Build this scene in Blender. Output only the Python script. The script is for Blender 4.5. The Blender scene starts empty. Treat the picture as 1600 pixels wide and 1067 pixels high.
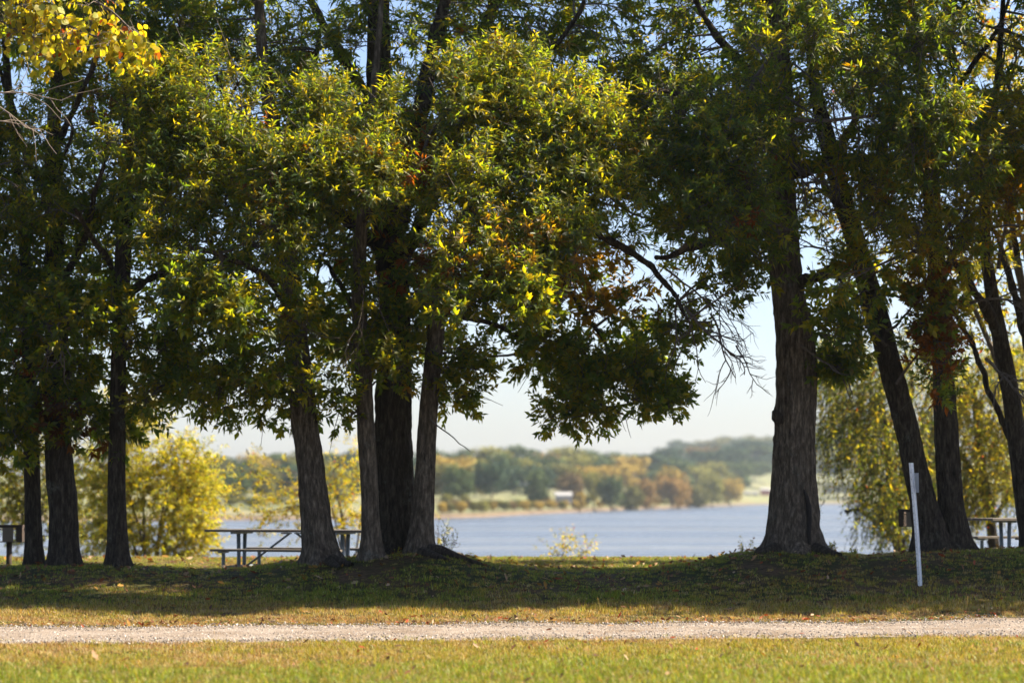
import bpy, math, random
import numpy as np
from mathutils import Vector, Matrix

R = math.radians
rng = np.random.default_rng(7)
random.seed(7)
scene = bpy.context.scene
COL = scene.collection

# ------------------------------------------------------------------ camera
F_PX, HORIZON, CAM_Z = 3778.0, 774.0, 1.6
PITCH = math.atan((HORIZON - 533.5) / F_PX)
cam_d = bpy.data.cameras.new('camera')
cam_d.lens, cam_d.sensor_width = 85.0, 36.0
cam_d.clip_start, cam_d.clip_end = 0.5, 9000
cam_d.dof.use_dof = True
cam_d.dof.focus_distance = 31.8
cam_d.dof.aperture_fstop = 1.2
cam_d.dof.aperture_blades = 0
cam = bpy.data.objects.new('camera', cam_d)
COL.objects.link(cam)
cam.location = (0, 0, CAM_Z)
cam.rotation_euler = (math.pi / 2 + PITCH, 0, 0)
scene.camera = cam

# ------------------------------------------------------------------ world, sun, exposure
SUN_AZ, SUN_EL = R(84), R(46)
world = bpy.data.worlds.new('World')
scene.world = world
world.use_nodes = True
wn = world.node_tree.nodes
wl = world.node_tree.links
sky = wn.new('ShaderNodeTexSky')
sky.sky_type = 'NISHITA'
sky.sun_disc = False
sky.sun_elevation = SUN_EL
sky.sun_rotation = SUN_AZ
sky.air_density = 1.0
sky.dust_density = 1.2
sky.ozone_density = 3.0
wb = wn.new('ShaderNodeMix'); wb.data_type = 'RGBA'; wb.blend_type = 'MULTIPLY'   # even white balance of the whole sky
wb.inputs[0].default_value = 1.0; wb.inputs[7].default_value = (1.0, .95, 1.03, 1)
wl.new(sky.outputs[0], wb.inputs[6]); wl.new(wb.outputs[2], wn['Background'].inputs[0])
wn['Background'].inputs[1].default_value = 0.061

sun_d = bpy.data.lights.new('sun', 'SUN')
sun_d.energy = 5.0
sun_d.angle = R(0.53)
sun_d.color = (1.0, 0.85, 0.62)
sun = bpy.data.objects.new('sun', sun_d)
COL.objects.link(sun)
sdir = Vector((math.sin(SUN_AZ) * math.cos(SUN_EL), math.cos(SUN_AZ) * math.cos(SUN_EL), math.sin(SUN_EL)))
sun.rotation_euler = sdir.to_track_quat('Z', 'Y').to_euler()
sun.location = (20, 10, 40)

scene.view_settings.view_transform = 'Standard'
scene.view_settings.look = 'None'
scene.view_settings.exposure = 1.88
scene.view_settings.gamma = 1.0
scene.render.engine = 'CYCLES'
scene.cycles.use_denoising = True
scene.cycles.max_bounces = 6
scene.cycles.transmission_bounces = 4
scene.cycles.diffuse_bounces = 3
scene.cycles.glossy_bounces = 2
scene.cycles.volume_bounces = 0
scene.cycles.sample_clamp_indirect = 6

# ------------------------------------------------------------------ helpers
cP, sP = math.cos(PITCH), math.sin(PITCH)


def P(px, py, Y):
    """world point on the plane y=Y seen at photograph position (px, py)"""
    px = np.asarray(px, float); py = np.asarray(py, float)
    u = (px - 800.0) / F_PX
    v = (533.5 - py) / F_PX
    dy = cP - v * sP
    dz = sP + v * cP
    t = Y / dy
    return np.stack(np.broadcast_arrays(u * t, Y * np.ones_like(u), CAM_Z + dz * t), -1)


def ppm(Y):
    return F_PX / Y


def smooth(a, b, x):
    t = np.clip((np.asarray(x, float) - a) / (b - a), 0, 1)
    return t * t * (3 - 2 * t)


_ng = np.random.default_rng(3).random((64, 64))


def vnoise(x, y, wrapx=64):
    x = np.asarray(x, float); y = np.asarray(y, float)
    xi = np.floor(x).astype(int); yi = np.floor(y).astype(int)
    fx = x - xi; fy = y - yi
    fx = fx * fx * (3 - 2 * fx); fy = fy * fy * (3 - 2 * fy)
    a = _ng[(xi % wrapx) % 64, yi % 64]; b = _ng[((xi + 1) % wrapx) % 64, yi % 64]
    c = _ng[(xi % wrapx) % 64, (yi + 1) % 64]; d = _ng[((xi + 1) % wrapx) % 64, (yi + 1) % 64]
    return (a * (1 - fx) + b * fx) * (1 - fy) + (c * (1 - fx) + d * fx) * fy


def fnoise(x, y, o=4):
    s = 0; a = .5
    for i in range(o):
        s = s + a * vnoise(x * 2 ** i + 7.3 * i, y * 2 ** i + 3.1 * i); a *= .5
    return s


def make_mesh(name, V, F, smoothf=False, tint=None):
    V = np.ascontiguousarray(V, np.float32)
    F = np.ascontiguousarray(F, np.int32)
    k = F.shape[1]
    me = bpy.data.meshes.new(name)
    me.vertices.add(len(V)); me.vertices.foreach_set('co', V.ravel())
    me.loops.add(F.size); me.loops.foreach_set('vertex_index', F.ravel())
    me.polygons.add(len(F)); me.polygons.foreach_set('loop_start', np.arange(0, F.size, k, dtype=np.int32))
    if smoothf:
        me.polygons.foreach_set('use_smooth', np.ones(len(F), bool))
    if tint is not None:
        a = me.attributes.new('tint', 'FLOAT_COLOR', 'POINT')
        c = np.ones((len(V), 4), np.float32); c[:, :3] = tint
        a.data.foreach_set('color', c.ravel())
    me.update(calc_edges=True)
    me.validate()
    return me


def link(name, me, mat=None, parent=None, loc=None, kind=None):
    o = bpy.data.objects.new(name, me)
    COL.objects.link(o)
    if mat is not None and me is not None and len(me.materials) == 0:
        me.materials.append(mat)
    if parent is not None:
        o.parent = parent
    if loc is not None:
        o.location = loc
    if kind:
        o['kind'] = kind
    return o


def tag(o, label=None, cat=None, group=None, kind=None):
    if label: o['label'] = label
    if cat: o['category'] = cat
    if group: o['group'] = group
    if kind: o['kind'] = kind
    return o


def empty(name, loc, label=None, cat=None, group=None, rz=0):
    o = bpy.data.objects.new(name, None)
    COL.objects.link(o)
    o.location = loc
    o.rotation_euler = (0, 0, rz)
    o.empty_display_size = .2
    return tag(o, label, cat, group)


class MB:
    """collects quads / triangles stored as quads with a repeated corner"""
    def __init__(s): s.V = []; s.F = []; s.n = 0

    def add(s, V, F):
        V = np.asarray(V, float).reshape(-1, 3); s.V.append(V)
        s.F += [tuple(i + s.n for i in f) for f in F]; s.n += len(V)

    def box(s, c, size, rot=None, taper=None):
        hx, hy, hz = [v / 2 for v in size]
        v = np.array([(x, y, z) for z in (-hz, hz) for y in (-hy, hy) for x in (-hx, hx)])
        if rot is not None: v = v @ np.array(rot).T
        s.add(v + np.array(c), [(0, 2, 3, 1), (4, 5, 7, 6), (0, 1, 5, 4), (2, 6, 7, 3), (0, 4, 6, 2), (1, 3, 7, 5)])

    def tube(s, path, rad, seg=8, caps=True):
        V, F = tube(path, rad, seg)
        n = len(V)
        s.add(V, [tuple(f) for f in F])
        if caps:
            s.F.append(tuple(s.n - n + i for i in range(seg))[::-1])
            s.F.append(tuple(s.n - seg + i for i in range(seg)))

    def build(s, name, mat, parent=None, smoothf=False, bevel=0):
        me = bpy.data.meshes.new(name)
        me.from_pydata([tuple(v) for v in np.concatenate(s.V)], [], s.F)
        if smoothf:
            me.polygons.foreach_set('use_smooth', [True] * len(me.polygons))
        me.update()
        o = link(name, me, mat, parent)
        if bevel:
            b = o.modifiers.new('bevel', 'BEVEL'); b.width = bevel; b.segments = 2
        return o


def frames(path):
    path = np.asarray(path, float)
    t = np.gradient(path, axis=0)
    t /= np.linalg.norm(t, axis=1, keepdims=True) + 1e-9
    ref = np.array([0.0, 1.0, 0.0]) if abs(t[0][1]) < .8 else np.array([1.0, 0, 0])
    a = np.cross(t, ref); a /= np.linalg.norm(a, axis=1, keepdims=True) + 1e-9
    b = np.cross(t, a)
    return t, a, b


def tube(path, rad, seg=6):
    path = np.asarray(path, float); rad = np.broadcast_to(np.asarray(rad, float), (len(path),))
    t, a, b = frames(path)
    th = np.linspace(0, 2 * np.pi, seg, endpoint=False)
    V = path[:, None] + rad[:, None, None] * (np.cos(th)[None, :, None] * a[:, None] + np.sin(th)[None, :, None] * b[:, None])
    F = []
    n = len(path)
    i = np.arange(n - 1)[:, None]; j = np.arange(seg)[None]
    j2 = (j + 1) % seg
    F = np.stack([i * seg + j, i * seg + j2, (i + 1) * seg + j2, (i + 1) * seg + j], -1).reshape(-1, 4)
    return V.reshape(-1, 3), F


def catmull(pts, n_per):
    pts = np.asarray(pts, float)
    p = np.vstack([2 * pts[0] - pts[1], pts, 2 * pts[-1] - pts[-2]])
    out = []
    for i in range(len(pts) - 1):
        m = n_per if np.isscalar(n_per) else n_per[i]
        t = np.linspace(0, 1, m, endpoint=False)[:, None]
        a, b, c, d = p[i], p[i + 1], p[i + 2], p[i + 3]
        out.append(.5 * (2 * b + (c - a) * t + (2 * a - 5 * b + 4 * c - d) * t ** 2 + (3 * b - a - 3 * c + d) * t ** 3))
    out.append(pts[-1:])
    return np.vstack(out)


# ------------------------------------------------------------------ materials
def mat(name):
    m = bpy.data.materials.new(name); m.use_nodes = True
    nt = m.node_tree
    return m, nt, nt.nodes['Principled BSDF'], nt.nodes['Material Output']


def noise(nt, scale, detail=4, rough=.6, vec=None, stretch=None):
    n = nt.nodes.new('ShaderNodeTexNoise')
    n.inputs['Scale'].default_value = scale
    n.inputs['Detail'].default_value = detail
    n.inputs['Roughness'].default_value = rough
    if vec is None:
        g = nt.nodes.new('ShaderNodeNewGeometry'); vec = g.outputs['Position']
    if stretch:
        mp = nt.nodes.new('ShaderNodeMapping'); mp.inputs['Scale'].default_value = stretch
        nt.links.new(vec, mp.inputs[0]); vec = mp.outputs[0]
    nt.links.new(vec, n.inputs['Vector'])
    return n


def ramp(nt, fac, stops):
    r = nt.nodes.new('ShaderNodeValToRGB')
    e = r.color_ramp.elements
    e[0].position, e[0].color = stops[0][0], (*stops[0][1], 1)
    e[1].position, e[1].color = stops[-1][0], (*stops[-1][1], 1)
    for p, c in stops[1:-1]:
        x = e.new(p); x.color = (*c, 1)
    nt.links.new(fac, r.inputs[0])
    return r


def mixc(nt, fac, a, b, mode='MIX'):
    m = nt.nodes.new('ShaderNodeMix'); m.data_type = 'RGBA'; m.blend_type = mode
    if isinstance(fac, (int, float)): m.inputs[0].default_value = fac
    else: nt.links.new(fac, m.inputs[0])
    for s, v in ((6, a), (7, b)):
        if isinstance(v, tuple): m.inputs[s].default_value = (*v, 1)
        else: nt.links.new(v, m.inputs[s])
    return m.outputs[2]


def bump(nt, bsdf, h, strength, dist):
    b = nt.nodes.new('ShaderNodeBump'); b.inputs['Strength'].default_value = strength
    b.inputs['Distance'].default_value = dist
    nt.links.new(h, b.inputs['Height']); nt.links.new(b.outputs[0], bsdf.inputs['Normal'])


def leaf_mat(name, trans=(2.6, 2.3, .7), tfac=.5, rough=.42, spec=.5, attr=True, col=None):
    m, nt, b, out = mat(name)
    if attr:
        a = nt.nodes.new('ShaderNodeAttribute'); a.attribute_name = 'tint'; c = a.outputs['Color']
    else:
        n = noise(nt, .35, 3)
        c = ramp(nt, n.outputs[0], [(.3, tuple(v * .6 for v in col)), (.7, tuple(v * 1.35 for v in col))]).outputs[0]
    nt.links.new(c, b.inputs['Base Color'])
    b.inputs['Roughness'].default_value = rough
    b.inputs['Specular IOR Level'].default_value = spec
    t = nt.nodes.new('ShaderNodeBsdfTranslucent')
    nt.links.new(mixc(nt, 1.0, c, trans, 'MULTIPLY'), t.inputs[0])
    s = nt.nodes.new('ShaderNodeMixShader'); s.inputs[0].default_value = tfac
    nt.links.new(b.outputs[0], s.inputs[1]); nt.links.new(t.outputs[0], s.inputs[2])
    nt.links.new(s.outputs[0], out.inputs[0])
    return m


M = {}
M['oak_leaf'] = leaf_mat('oak leaf', trans=(9.8, 6.6, .7), tfac=.58, rough=.42, spec=.28)
M['broad_leaf'] = leaf_mat('broad yellow leaf', trans=(2.3, 2.0, .6), tfac=.55, rough=.5, spec=.3)
M['grass'] = leaf_mat('grass blade', trans=(1.7, 1.6, .9), tfac=.4, rough=.5, spec=.4)
M['litter'] = leaf_mat('dry leaf', trans=(1.2, 1.0, .7), tfac=.25, rough=.7, spec=.2)

for bk, lift in (('bark', .8), ('bark_skylit', 1.9)):  # second copy is paler, open-sky light on those trunks put into the colour
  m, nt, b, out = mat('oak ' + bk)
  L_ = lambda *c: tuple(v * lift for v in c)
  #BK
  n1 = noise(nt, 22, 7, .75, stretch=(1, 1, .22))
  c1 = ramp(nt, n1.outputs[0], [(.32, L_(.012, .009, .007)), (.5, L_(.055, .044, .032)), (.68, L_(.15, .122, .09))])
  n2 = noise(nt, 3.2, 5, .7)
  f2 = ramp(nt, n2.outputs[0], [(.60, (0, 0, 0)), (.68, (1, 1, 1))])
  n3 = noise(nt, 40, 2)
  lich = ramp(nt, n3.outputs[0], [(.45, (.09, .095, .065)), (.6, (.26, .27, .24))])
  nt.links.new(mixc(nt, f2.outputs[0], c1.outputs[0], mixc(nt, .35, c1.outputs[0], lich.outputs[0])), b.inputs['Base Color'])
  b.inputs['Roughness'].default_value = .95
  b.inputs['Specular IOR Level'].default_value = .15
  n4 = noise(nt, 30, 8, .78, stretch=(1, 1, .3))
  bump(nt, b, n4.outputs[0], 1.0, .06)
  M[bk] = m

m, nt, b, out = mat('twig bark')
n1 = noise(nt, 25, 3)
nt.links.new(ramp(nt, n1.outputs[0], [(.3, (.035, .026, .02)), (.7, (.12, .10, .085))]).outputs[0], b.inputs['Base Color'])
b.inputs['Roughness'].default_value = .85
M['twig'] = m

m, nt, b, out = mat('dead twig')
b.inputs['Base Color'].default_value = (.16, .13, .11, 1); b.inputs['Roughness'].default_value = .85
M['dead'] = m

m, nt, b, out = mat('soil under grass')
n1 = noise(nt, .9, 5); n2 = noise(nt, 14, 5, .7)
c1 = ramp(nt, n1.outputs[0], [(.38, (.085, .058, .034)), (.5, (.05, .045, .018)), (.6, (.035, .045, .014))])
c2 = ramp(nt, n2.outputs[0], [(.35, (.45, .42, .4)), (.65, (1.5, 1.4, 1.3))])
nt.links.new(mixc(nt, 1.0, c1.outputs[0], c2.outputs[0], 'MULTIPLY'), b.inputs['Base Color'])
b.inputs['Roughness'].default_value = 1; b.inputs['Specular IOR Level'].default_value = .1
bump(nt, b, n2.outputs[0], .8, .04)
M['soil'] = m

m, nt, b, out = mat('road gravel')
n1 = noise(nt, 55, 4, .8); n2 = noise(nt, 1.2, 4)
c1 = ramp(nt, n1.outputs[0], [(.34, (.08, .066, .056)), (.48, (.245, .215, .19)), (.68, (.37, .335, .30))])
c2 = ramp(nt, n2.outputs[0], [(.35, (.70, .62, .54)), (.6, (1.05, 1.02, 1.0))])
nt.links.new(mixc(nt, 1.0, c1.outputs[0], c2.outputs[0], 'MULTIPLY'), b.inputs['Base Color'])
b.inputs['Roughness'].default_value = .95; b.inputs['Specular IOR Level'].default_value = .2
bump(nt, b, n1.outputs[0], 1, .02)
M['gravel'] = m

m, nt, b, out = mat('gravel stone')
oi = nt.nodes.new('ShaderNodeObjectInfo')
nt.links.new(ramp(nt, oi.outputs['Random'], [(0, (.05, .043, .037)), (.35, (.20, .175, .155)), (.8, (.34, .31, .28)), (1, (.52, .49, .46))]).outputs[0], b.inputs['Base Color'])
b.inputs['Roughness'].default_value = .8
M['stone'] = m

m, nt, b, out = mat('lake water')
b.inputs['Base Color'].default_value = (.055, .085, .13, 1)
b.inputs['Roughness'].default_value = .22
b.inputs['IOR'].default_value = 1.333
n1 = noise(nt, .55, 4, .6, stretch=(.45, 1, 1)); n2 = noise(nt, .05, 3, .5, stretch=(.2, 1, 1))
mm = nt.nodes.new('ShaderNodeMath'); mm.operation = 'ADD'
nt.links.new(n1.outputs[0], mm.inputs[0]); nt.links.new(n2.outputs[0], mm.inputs[1])
bump(nt, b, mm.outputs[0], 1.0, 1.1)
n3 = noise(nt, 1.0, 4, .6, stretch=(.006, .045, 1))
mr = nt.nodes.new('ShaderNodeMapRange'); mr.inputs[1].default_value = .35; mr.inputs[2].default_value = .65; mr.inputs[3].default_value = .10; mr.inputs[4].default_value = .42
nt.links.new(n3.outputs[0], mr.inputs[0]); nt.links.new(mr.outputs[0], b.inputs['Roughness'])
nt.links.new(ramp(nt, n3.outputs[0], [(.38, (.045, .06, .09)), (.62, (.13, .15, .175))]).outputs[0], b.inputs['Base Color'])
M['water'] = m

m, nt, b, out = mat('far shore ground')
n1 = noise(nt, .02, 4, stretch=(1, 2.5, 1)); n2 = noise(nt, .15, 4)
g = nt.nodes.new('ShaderNodeNewGeometry'); sx = nt.nodes.new('ShaderNodeSeparateXYZ'); nt.links.new(g.outputs['Position'], sx.inputs[0])
mr = nt.nodes.new('ShaderNodeMapRange'); mr.inputs[1].default_value = -2.9; mr.inputs[2].default_value = -2.2
nt.links.new(sx.outputs['Z'], mr.inputs[0])
c1 = ramp(nt, n1.outputs[0], [(.35, (.13, .11, .05)), (.5, (.10, .12, .045)), (.65, (.17, .15, .08))])
c2 = ramp(nt, n2.outputs[0], [(.3, (.075, .05, .032)), (.7, (.13, .095, .06))])
nt.links.new(mixc(nt, mr.outputs[0], c2.outputs[0], c1.outputs[0]), b.inputs['Base Color'])
b.inputs['Roughness'].default_value = 1
M['shore'] = m

m, nt, b, out = mat('weathered board')
n1 = noise(nt, 6, 5, .7, stretch=(.25, 3, 3))
nt.links.new(ramp(nt, n1.outputs[0], [(.3, (.06, .052, .045)), (.7, (.15, .135, .12))]).outputs[0], b.inputs['Base Color'])
b.inputs['Roughness'].default_value = .75
bump(nt, b, n1.outputs[0], .5, .01)
M['board'] = m

m, nt, b, out = mat('galvanised steel')
n1 = noise(nt, 30, 4)
nt.links.new(ramp(nt, n1.outputs[0], [(.3, (.50, .54, .58)), (.7, (.70, .73, .76))]).outputs[0], b.inputs['Base Color'])
b.inputs['Metallic'].default_value = .35; b.inputs['Roughness'].default_value = .45
M['steel'] = m

m, nt, b, out = mat('painted pipe')
n1 = noise(nt, 18, 4)
nt.links.new(ramp(nt, n1.outputs[0], [(.3, (.10, .13, .15)), (.7, (.19, .23, .26))]).outputs[0], b.inputs['Base Color'])
b.inputs['Metallic'].default_value = .2; b.inputs['Roughness'].default_value = .5
M['pipe'] = m

m, nt, b, out = mat('rusty black iron')
n1 = noise(nt, 14, 5, .7)
nt.links.new(ramp(nt, n1.outputs[0], [(.35, (.018, .016, .015)), (.6, (.05, .03, .02)), (.75, (.13, .06, .03))]).outputs[0], b.inputs['Base Color'])
b.inputs['Roughness'].default_value = .8
M['iron'] = m
m, nt, b, out = mat('pale brown iron')
b.inputs['Base Color'].default_value = (.14, .12, .10, 1); b.inputs['Roughness'].default_value = .8  # front plate, paler and browner than the rest of the grill
M['iron_light'] = m


def flat(name, c, rough=.7):
    m, nt, b, out = mat(name)
    n1 = noise(nt, 2, 4)
    nt.links.new(ramp(nt, n1.outputs[0], [(.3, tuple(v * .8 for v in c)), (.7, c)]).outputs[0], b.inputs['Base Color'])
    b.inputs['Roughness'].default_value = rough
    return m


M['white'] = flat('white siding', (.42, .42, .41))
M['roof'] = flat('grey roof', (.30, .31, .33))
M['red'] = flat('red barn boards', (.35, .07, .05))
M['glass'] = flat('dark window glass', (.04, .05, .07), .15)
M['back_sign'] = flat('bare aluminium sign back', (.35, .38, .42), .4)

# leaf colour classes: dark green, mid green, yellow green, yellow, orange, brown, olive
CLS = np.array([(.021, .044, .018), (.036, .064, .017), (.064, .080, .012), (.29, .255, .02),
                (.22, .06, .015), (.09, .040, .02), (.060, .048, .010), (.25, .27, .03)])

OAK = CLS.copy()
OAK[3] = (.060, .048, .006); OAK[4] = (.045, .020, .006); OAK[5] = (.030, .017, .009); OAK[7] = (.060, .070, .010)


# ------------------------------------------------------------------ ground
CREST = np.array([(-900, 885), (0, 885), (110, 881), (200, 882), (300, 889), (380, 887), (450, 877), (540, 872), (600, 864), (650, 859),
                  (690, 857), (730, 869), (770, 879), (860, 888), (930, 890), (1010, 886), (1090, 876), (1150, 863), (1200, 858), (1290, 861),
                  (1350, 866), (1450, 859), (1600, 857), (2600, 858)], float)
YC = 37.4


def crest_z(x):
    px = 800 + x * F_PX / YC
    row = np.interp(px, CREST[:, 0], CREST[:, 1])
    return CAM_Z - (row - HORIZON) / ppm(YC)


def H(x, y):
    x = np.asarray(x, float); y = np.asarray(y, float)
    c = crest_z(x * YC / np.maximum(y, 30))
    rise = .13 * smooth(30.5, 34, y) + (c - .13) * smooth(32.8, 36.3, y)
    z = rise
    plateau = .27 + .18 * smooth(39.5, 44, y)
    z = np.where(y > YC, c + (plateau - c) * smooth(YC + .2, YC + 2.3, y), z)
    z = z - 6.2 * smooth(45, 92, y)
    z = z + .035 * (fnoise(x * .7 + 20, y * .7 + 5) - .5) * smooth(90, 60, y) + .02 * (fnoise(x * 3 + 40, y * 3) - .5)
    return z


xs = np.concatenate([-np.geomspace(3000, 14, 24), np.arange(-13, 13.01, .14), np.geomspace(14, 3000, 24)])
ys = np.concatenate([-np.geomspace(2900, 3, 18), np.arange(0, 17, 1.0), np.arange(17, 48, .14), np.arange(48, 96, 1.0), np.geomspace(97, 3000, 30)])
gx, gy = np.meshgrid(xs, ys)
gz = H(gx, gy)
V = np.stack([gx, gy, gz], -1).reshape(-1, 3)
nx = len(xs)
i, j = np.meshgrid(np.arange(len(ys) - 1), np.arange(nx - 1), indexing='ij')
F = np.stack([i * nx + j, i * nx + j + 1, (i + 1) * nx + j + 1, (i + 1) * nx + j], -1).reshape(-1, 4)
tag(link('ground', make_mesh('ground', V, F, True), M['soil']), 'grassy earth bank rising gently to the row of trees', kind='structure')


def road_lo(x): return 27.0 + .35 * (fnoise(x * .8, 0 * x + 3) - .5) * 2 + .12 * np.clip(x, -12, 12)
def road_hi(x): return 30.5 + .6 * (fnoise(x * .9 + 9, 0 * x + 8) - .5) * 2 + .13 * np.clip(x, -12, 12)


xs = np.arange(-60, 60, .12); vs = np.linspace(0, 1, 24)
gx, gv = np.meshgrid(xs, vs)
gy = road_lo(gx) + (road_hi(gx) - road_lo(gx)) * gv
gz = H(gx, gy) + .003 + .022 * np.sin(gv * np.pi) ** .6
V = np.stack([gx, gy, gz], -1).reshape(-1, 3); nx = len(xs)
i, j = np.meshgrid(np.arange(len(vs) - 1), np.arange(nx - 1), indexing='ij')
F = np.stack([i * nx + j, i * nx + j + 1, (i + 1) * nx + j + 1, (i + 1) * nx + j], -1).reshape(-1, 4)
tag(link('gravel_road', make_mesh('gravel_road', V, F, True), M['gravel']), 'pale crushed gravel road crossing the grass', kind='structure')

# water
WZ = -3.5
V = [(-2950, 44, WZ), (2950, 44, WZ), (2950, 2950, WZ), (-2950, 2950, WZ)]
tag(link('lake_water', make_mesh('lake_water', V, [(0, 1, 2, 3)]), M['water']), 'rippled pale blue lake beyond the trees', kind='structure')

# far shore
SH = np.array([(-1500, 420), (200, 480), (330, 500), (680, 540), (760, 575), (900, 740), (1050, 980), (1150, 1250), (1215, 1480), (1600, 1500), (3000, 1500)], float)


def shoreY(px): return np.interp(px, SH[:, 0], SH[:, 1])


def far_z(px, Y):
    d = Y - shoreY(px)
    hill = 24 * smooth(950, 1500, px) + 3 * smooth(200, -200, px)
    return -5.5 + 2.6 * smooth(-6, 5, d) + 4.2 * smooth(10, 130, d) + (9 + hill) * smooth(150, 800, d) + .5 * (vnoise(px * .03, Y * .02))


pxs = np.arange(-1500, 3001, 12.5); ds = np.concatenate([np.arange(-20, 30, 4), np.arange(30, 300, 15), np.arange(300, 1400, 60)])
gp, gd = np.meshgrid(pxs, ds)
gY = shoreY(gp) + gd
gx = (gp - 800) / F_PX * gY; gz = far_z(gp, gY)
V = np.stack([gx, gY, gz], -1).reshape(-1, 3); nx = len(pxs)
i, j = np.meshgrid(np.arange(len(ds) - 1), np.arange(nx - 1), indexing='ij')
F = np.stack([i * nx + j, i * nx + j + 1, (i + 1) * nx + j + 1, (i + 1) * nx + j], -1).reshape(-1, 4)
tag(link('far_shore_hills', make_mesh('far_shore_hills', V, F, True), M['shore']), 'low far shore with tan banks and pale fields', kind='structure')

# ------------------------------------------------------------------ far trees
def far_crown(seed, leaves=1900, cs=.075):
    g = np.random.default_rng(seed)
    L = 28
    c = g.normal(size=(L, 3)); c /= np.linalg.norm(c, axis=1, keepdims=True)
    c = c * g.uniform(.25, .66, (L, 1)) * np.array([.62, .62, .56]) + np.array([0, 0, .55])
    r = g.uniform(.10, .19, L)
    k = g.integers(0, L, leaves)
    d = g.normal(size=(leaves, 3)); d /= np.linalg.norm(d, axis=1, keepdims=True)
    p = c[k] + d * (r[k] * g.uniform(.75, 1.08, leaves))[:, None] * np.array([1.1, 1.1, 1])
    nrm = d + .45 * g.normal(size=(leaves, 3)); nrm /= np.linalg.norm(nrm, axis=1, keepdims=True)
    u = np.cross(nrm, g.normal(size=(leaves, 3))); u /= np.linalg.norm(u, axis=1, keepdims=True)
    v = np.cross(nrm, u)
    s = g.uniform(.6, 1.2, leaves)[:, None] * cs * .5
    V = np.stack([p - u * s, p - v * s * .8, p + u * s, p + v * s * .8], 1).reshape(-1, 3)
    F = np.arange(leaves * 4).reshape(-1, 4)
    return make_mesh('far_crown', V, F)


far_meshes = [far_crown(100 + i) for i in range(6)]
for q in far_meshes: q.materials.append(M['broad_leaf'])
mb_me = []
g_ = np.random.default_rng(5)
for i in range(3):
    pth = np.array([(0, 0, -.05), (.01, 0, .15), (.0, .01, .35), (.02 * i, .0, .6)])
    Vt, Ft = tube(pth, [.035, .026, .02, .008], 7)
    me = make_mesh('far_trunk', Vt, Ft, True); me.materials.append(M['bark']); mb_me.append(me)
FARC = {'green': (.055, .085, .028), 'blue_green': (.032, .060, .034), 'olive': (.12, .12, .03), 'orange': (.22, .135, .035),
        'yellow': (.30, .22, .04), 'brown': (.14, .10, .045), 'yellow_green': (.17, .17, .035)}
FM = {k: leaf_mat('far foliage ' + k, trans=(1.5, 1.4, .8), tfac=.15, rough=.7, spec=.1, attr=False, col=v) for k, v in FARC.items()}
for k in FM:
    pass


def far_tree(px, top, wpx, Y, colour, label, group, base=None):
    x = (px - 800) / F_PX * Y
    if base is None:
        z0 = float(far_z(px, Y))
    else:
        z0 = float(P(px, base, Y)[2])
    zt = float(P(px, top, Y)[2])
    h = max(zt - z0, 3.0)
    w = wpx * 1.08 / ppm(Y)
    root = empty('deciduous_tree', (x, Y, z0), label, 'tree', group, rz=random.uniform(0, 6.28))
    t = link('trunk', random.choice(mb_me), None, root); t.scale = (h * .8, h * .8, h)
    c = link('crown', random.choice(far_meshes), None, root)
    c.scale = (w * .98, w * .98, h * 1.03)
    c.material_slots[0].link = 'OBJECT'
    c.material_slots[0].material = FM[colour]
    c['kind'] = 'stuff'
    return root


FRONT = [
    (365, 762, 44, 560, 'olive', 'round olive tree on the far shore above the picnic table'),
    (338, 778, 26, 540, 'brown', 'small reddish brown tree at the far shore beside the yellow bush'),
    (400, 775, 40, 560, 'green', 'green tree on the far shore right of the round olive one'),
    (435, 768, 44, 575, 'olive', 'olive tree on the far shore above the table brace'),
    (690, 722, 64, 640, 'olive', 'pale olive tree on the far shore against the leaning trunk'),
    (716, 727, 60, 625, 'green', 'large round green tree nearest the water left of the field'),
    (768, 719, 62, 680, 'blue_green', 'dark blue-green round tree at the left end of the field'),
    (842, 732, 46, 720, 'green', 'green tree just left of the white house'),
    (893, 735, 54, 780, 'brown', 'russet brown tree behind the white house'),
    (927, 733, 42, 800, 'yellow_green', 'bright yellow-green tree right of the russet one'),
    (955, 735, 50, 790, 'green', 'dark green tree between field end and orange trees'),
    (906, 768, 20, 750, 'yellow', 'little yellow bush in front of the white house'),
    (985, 757, 44, 840, 'olive', 'low olive tree at the water left of the orange group'),
    (1008, 746, 44, 880, 'orange', 'small orange tree in the shore group'),
    (1050, 741, 62, 930, 'orange', 'largest orange-brown tree of the far shore'),
    (1048, 727, 60, 1010, 'yellow', 'yellow-topped tree behind the orange one'),
    (1088, 757, 46, 980, 'olive', 'low grey-olive tree right of the orange group'),
    (1112, 736, 48, 1060, 'yellow_green', 'tall yellow-olive tree near the right shore point'),
    (1140, 741, 46, 1090, 'yellow', 'golden tree at the tip of the wooded shore point'),
    (470, 757, 50, 600, 'yellow', 'yellow tree on the far shore behind the leaning trunk'),
    (530, 764, 50, 590, 'olive', 'pale tree on the far shore seen between the trunks'),
    (1320, 748, 90, 1560, 'olive', 'hazy olive tree across the lake behind the willow'),
]
for px, top, w, Y, c, lab in FRONT:
    far_tree(px, top, w, Y, c, lab, None)
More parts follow.
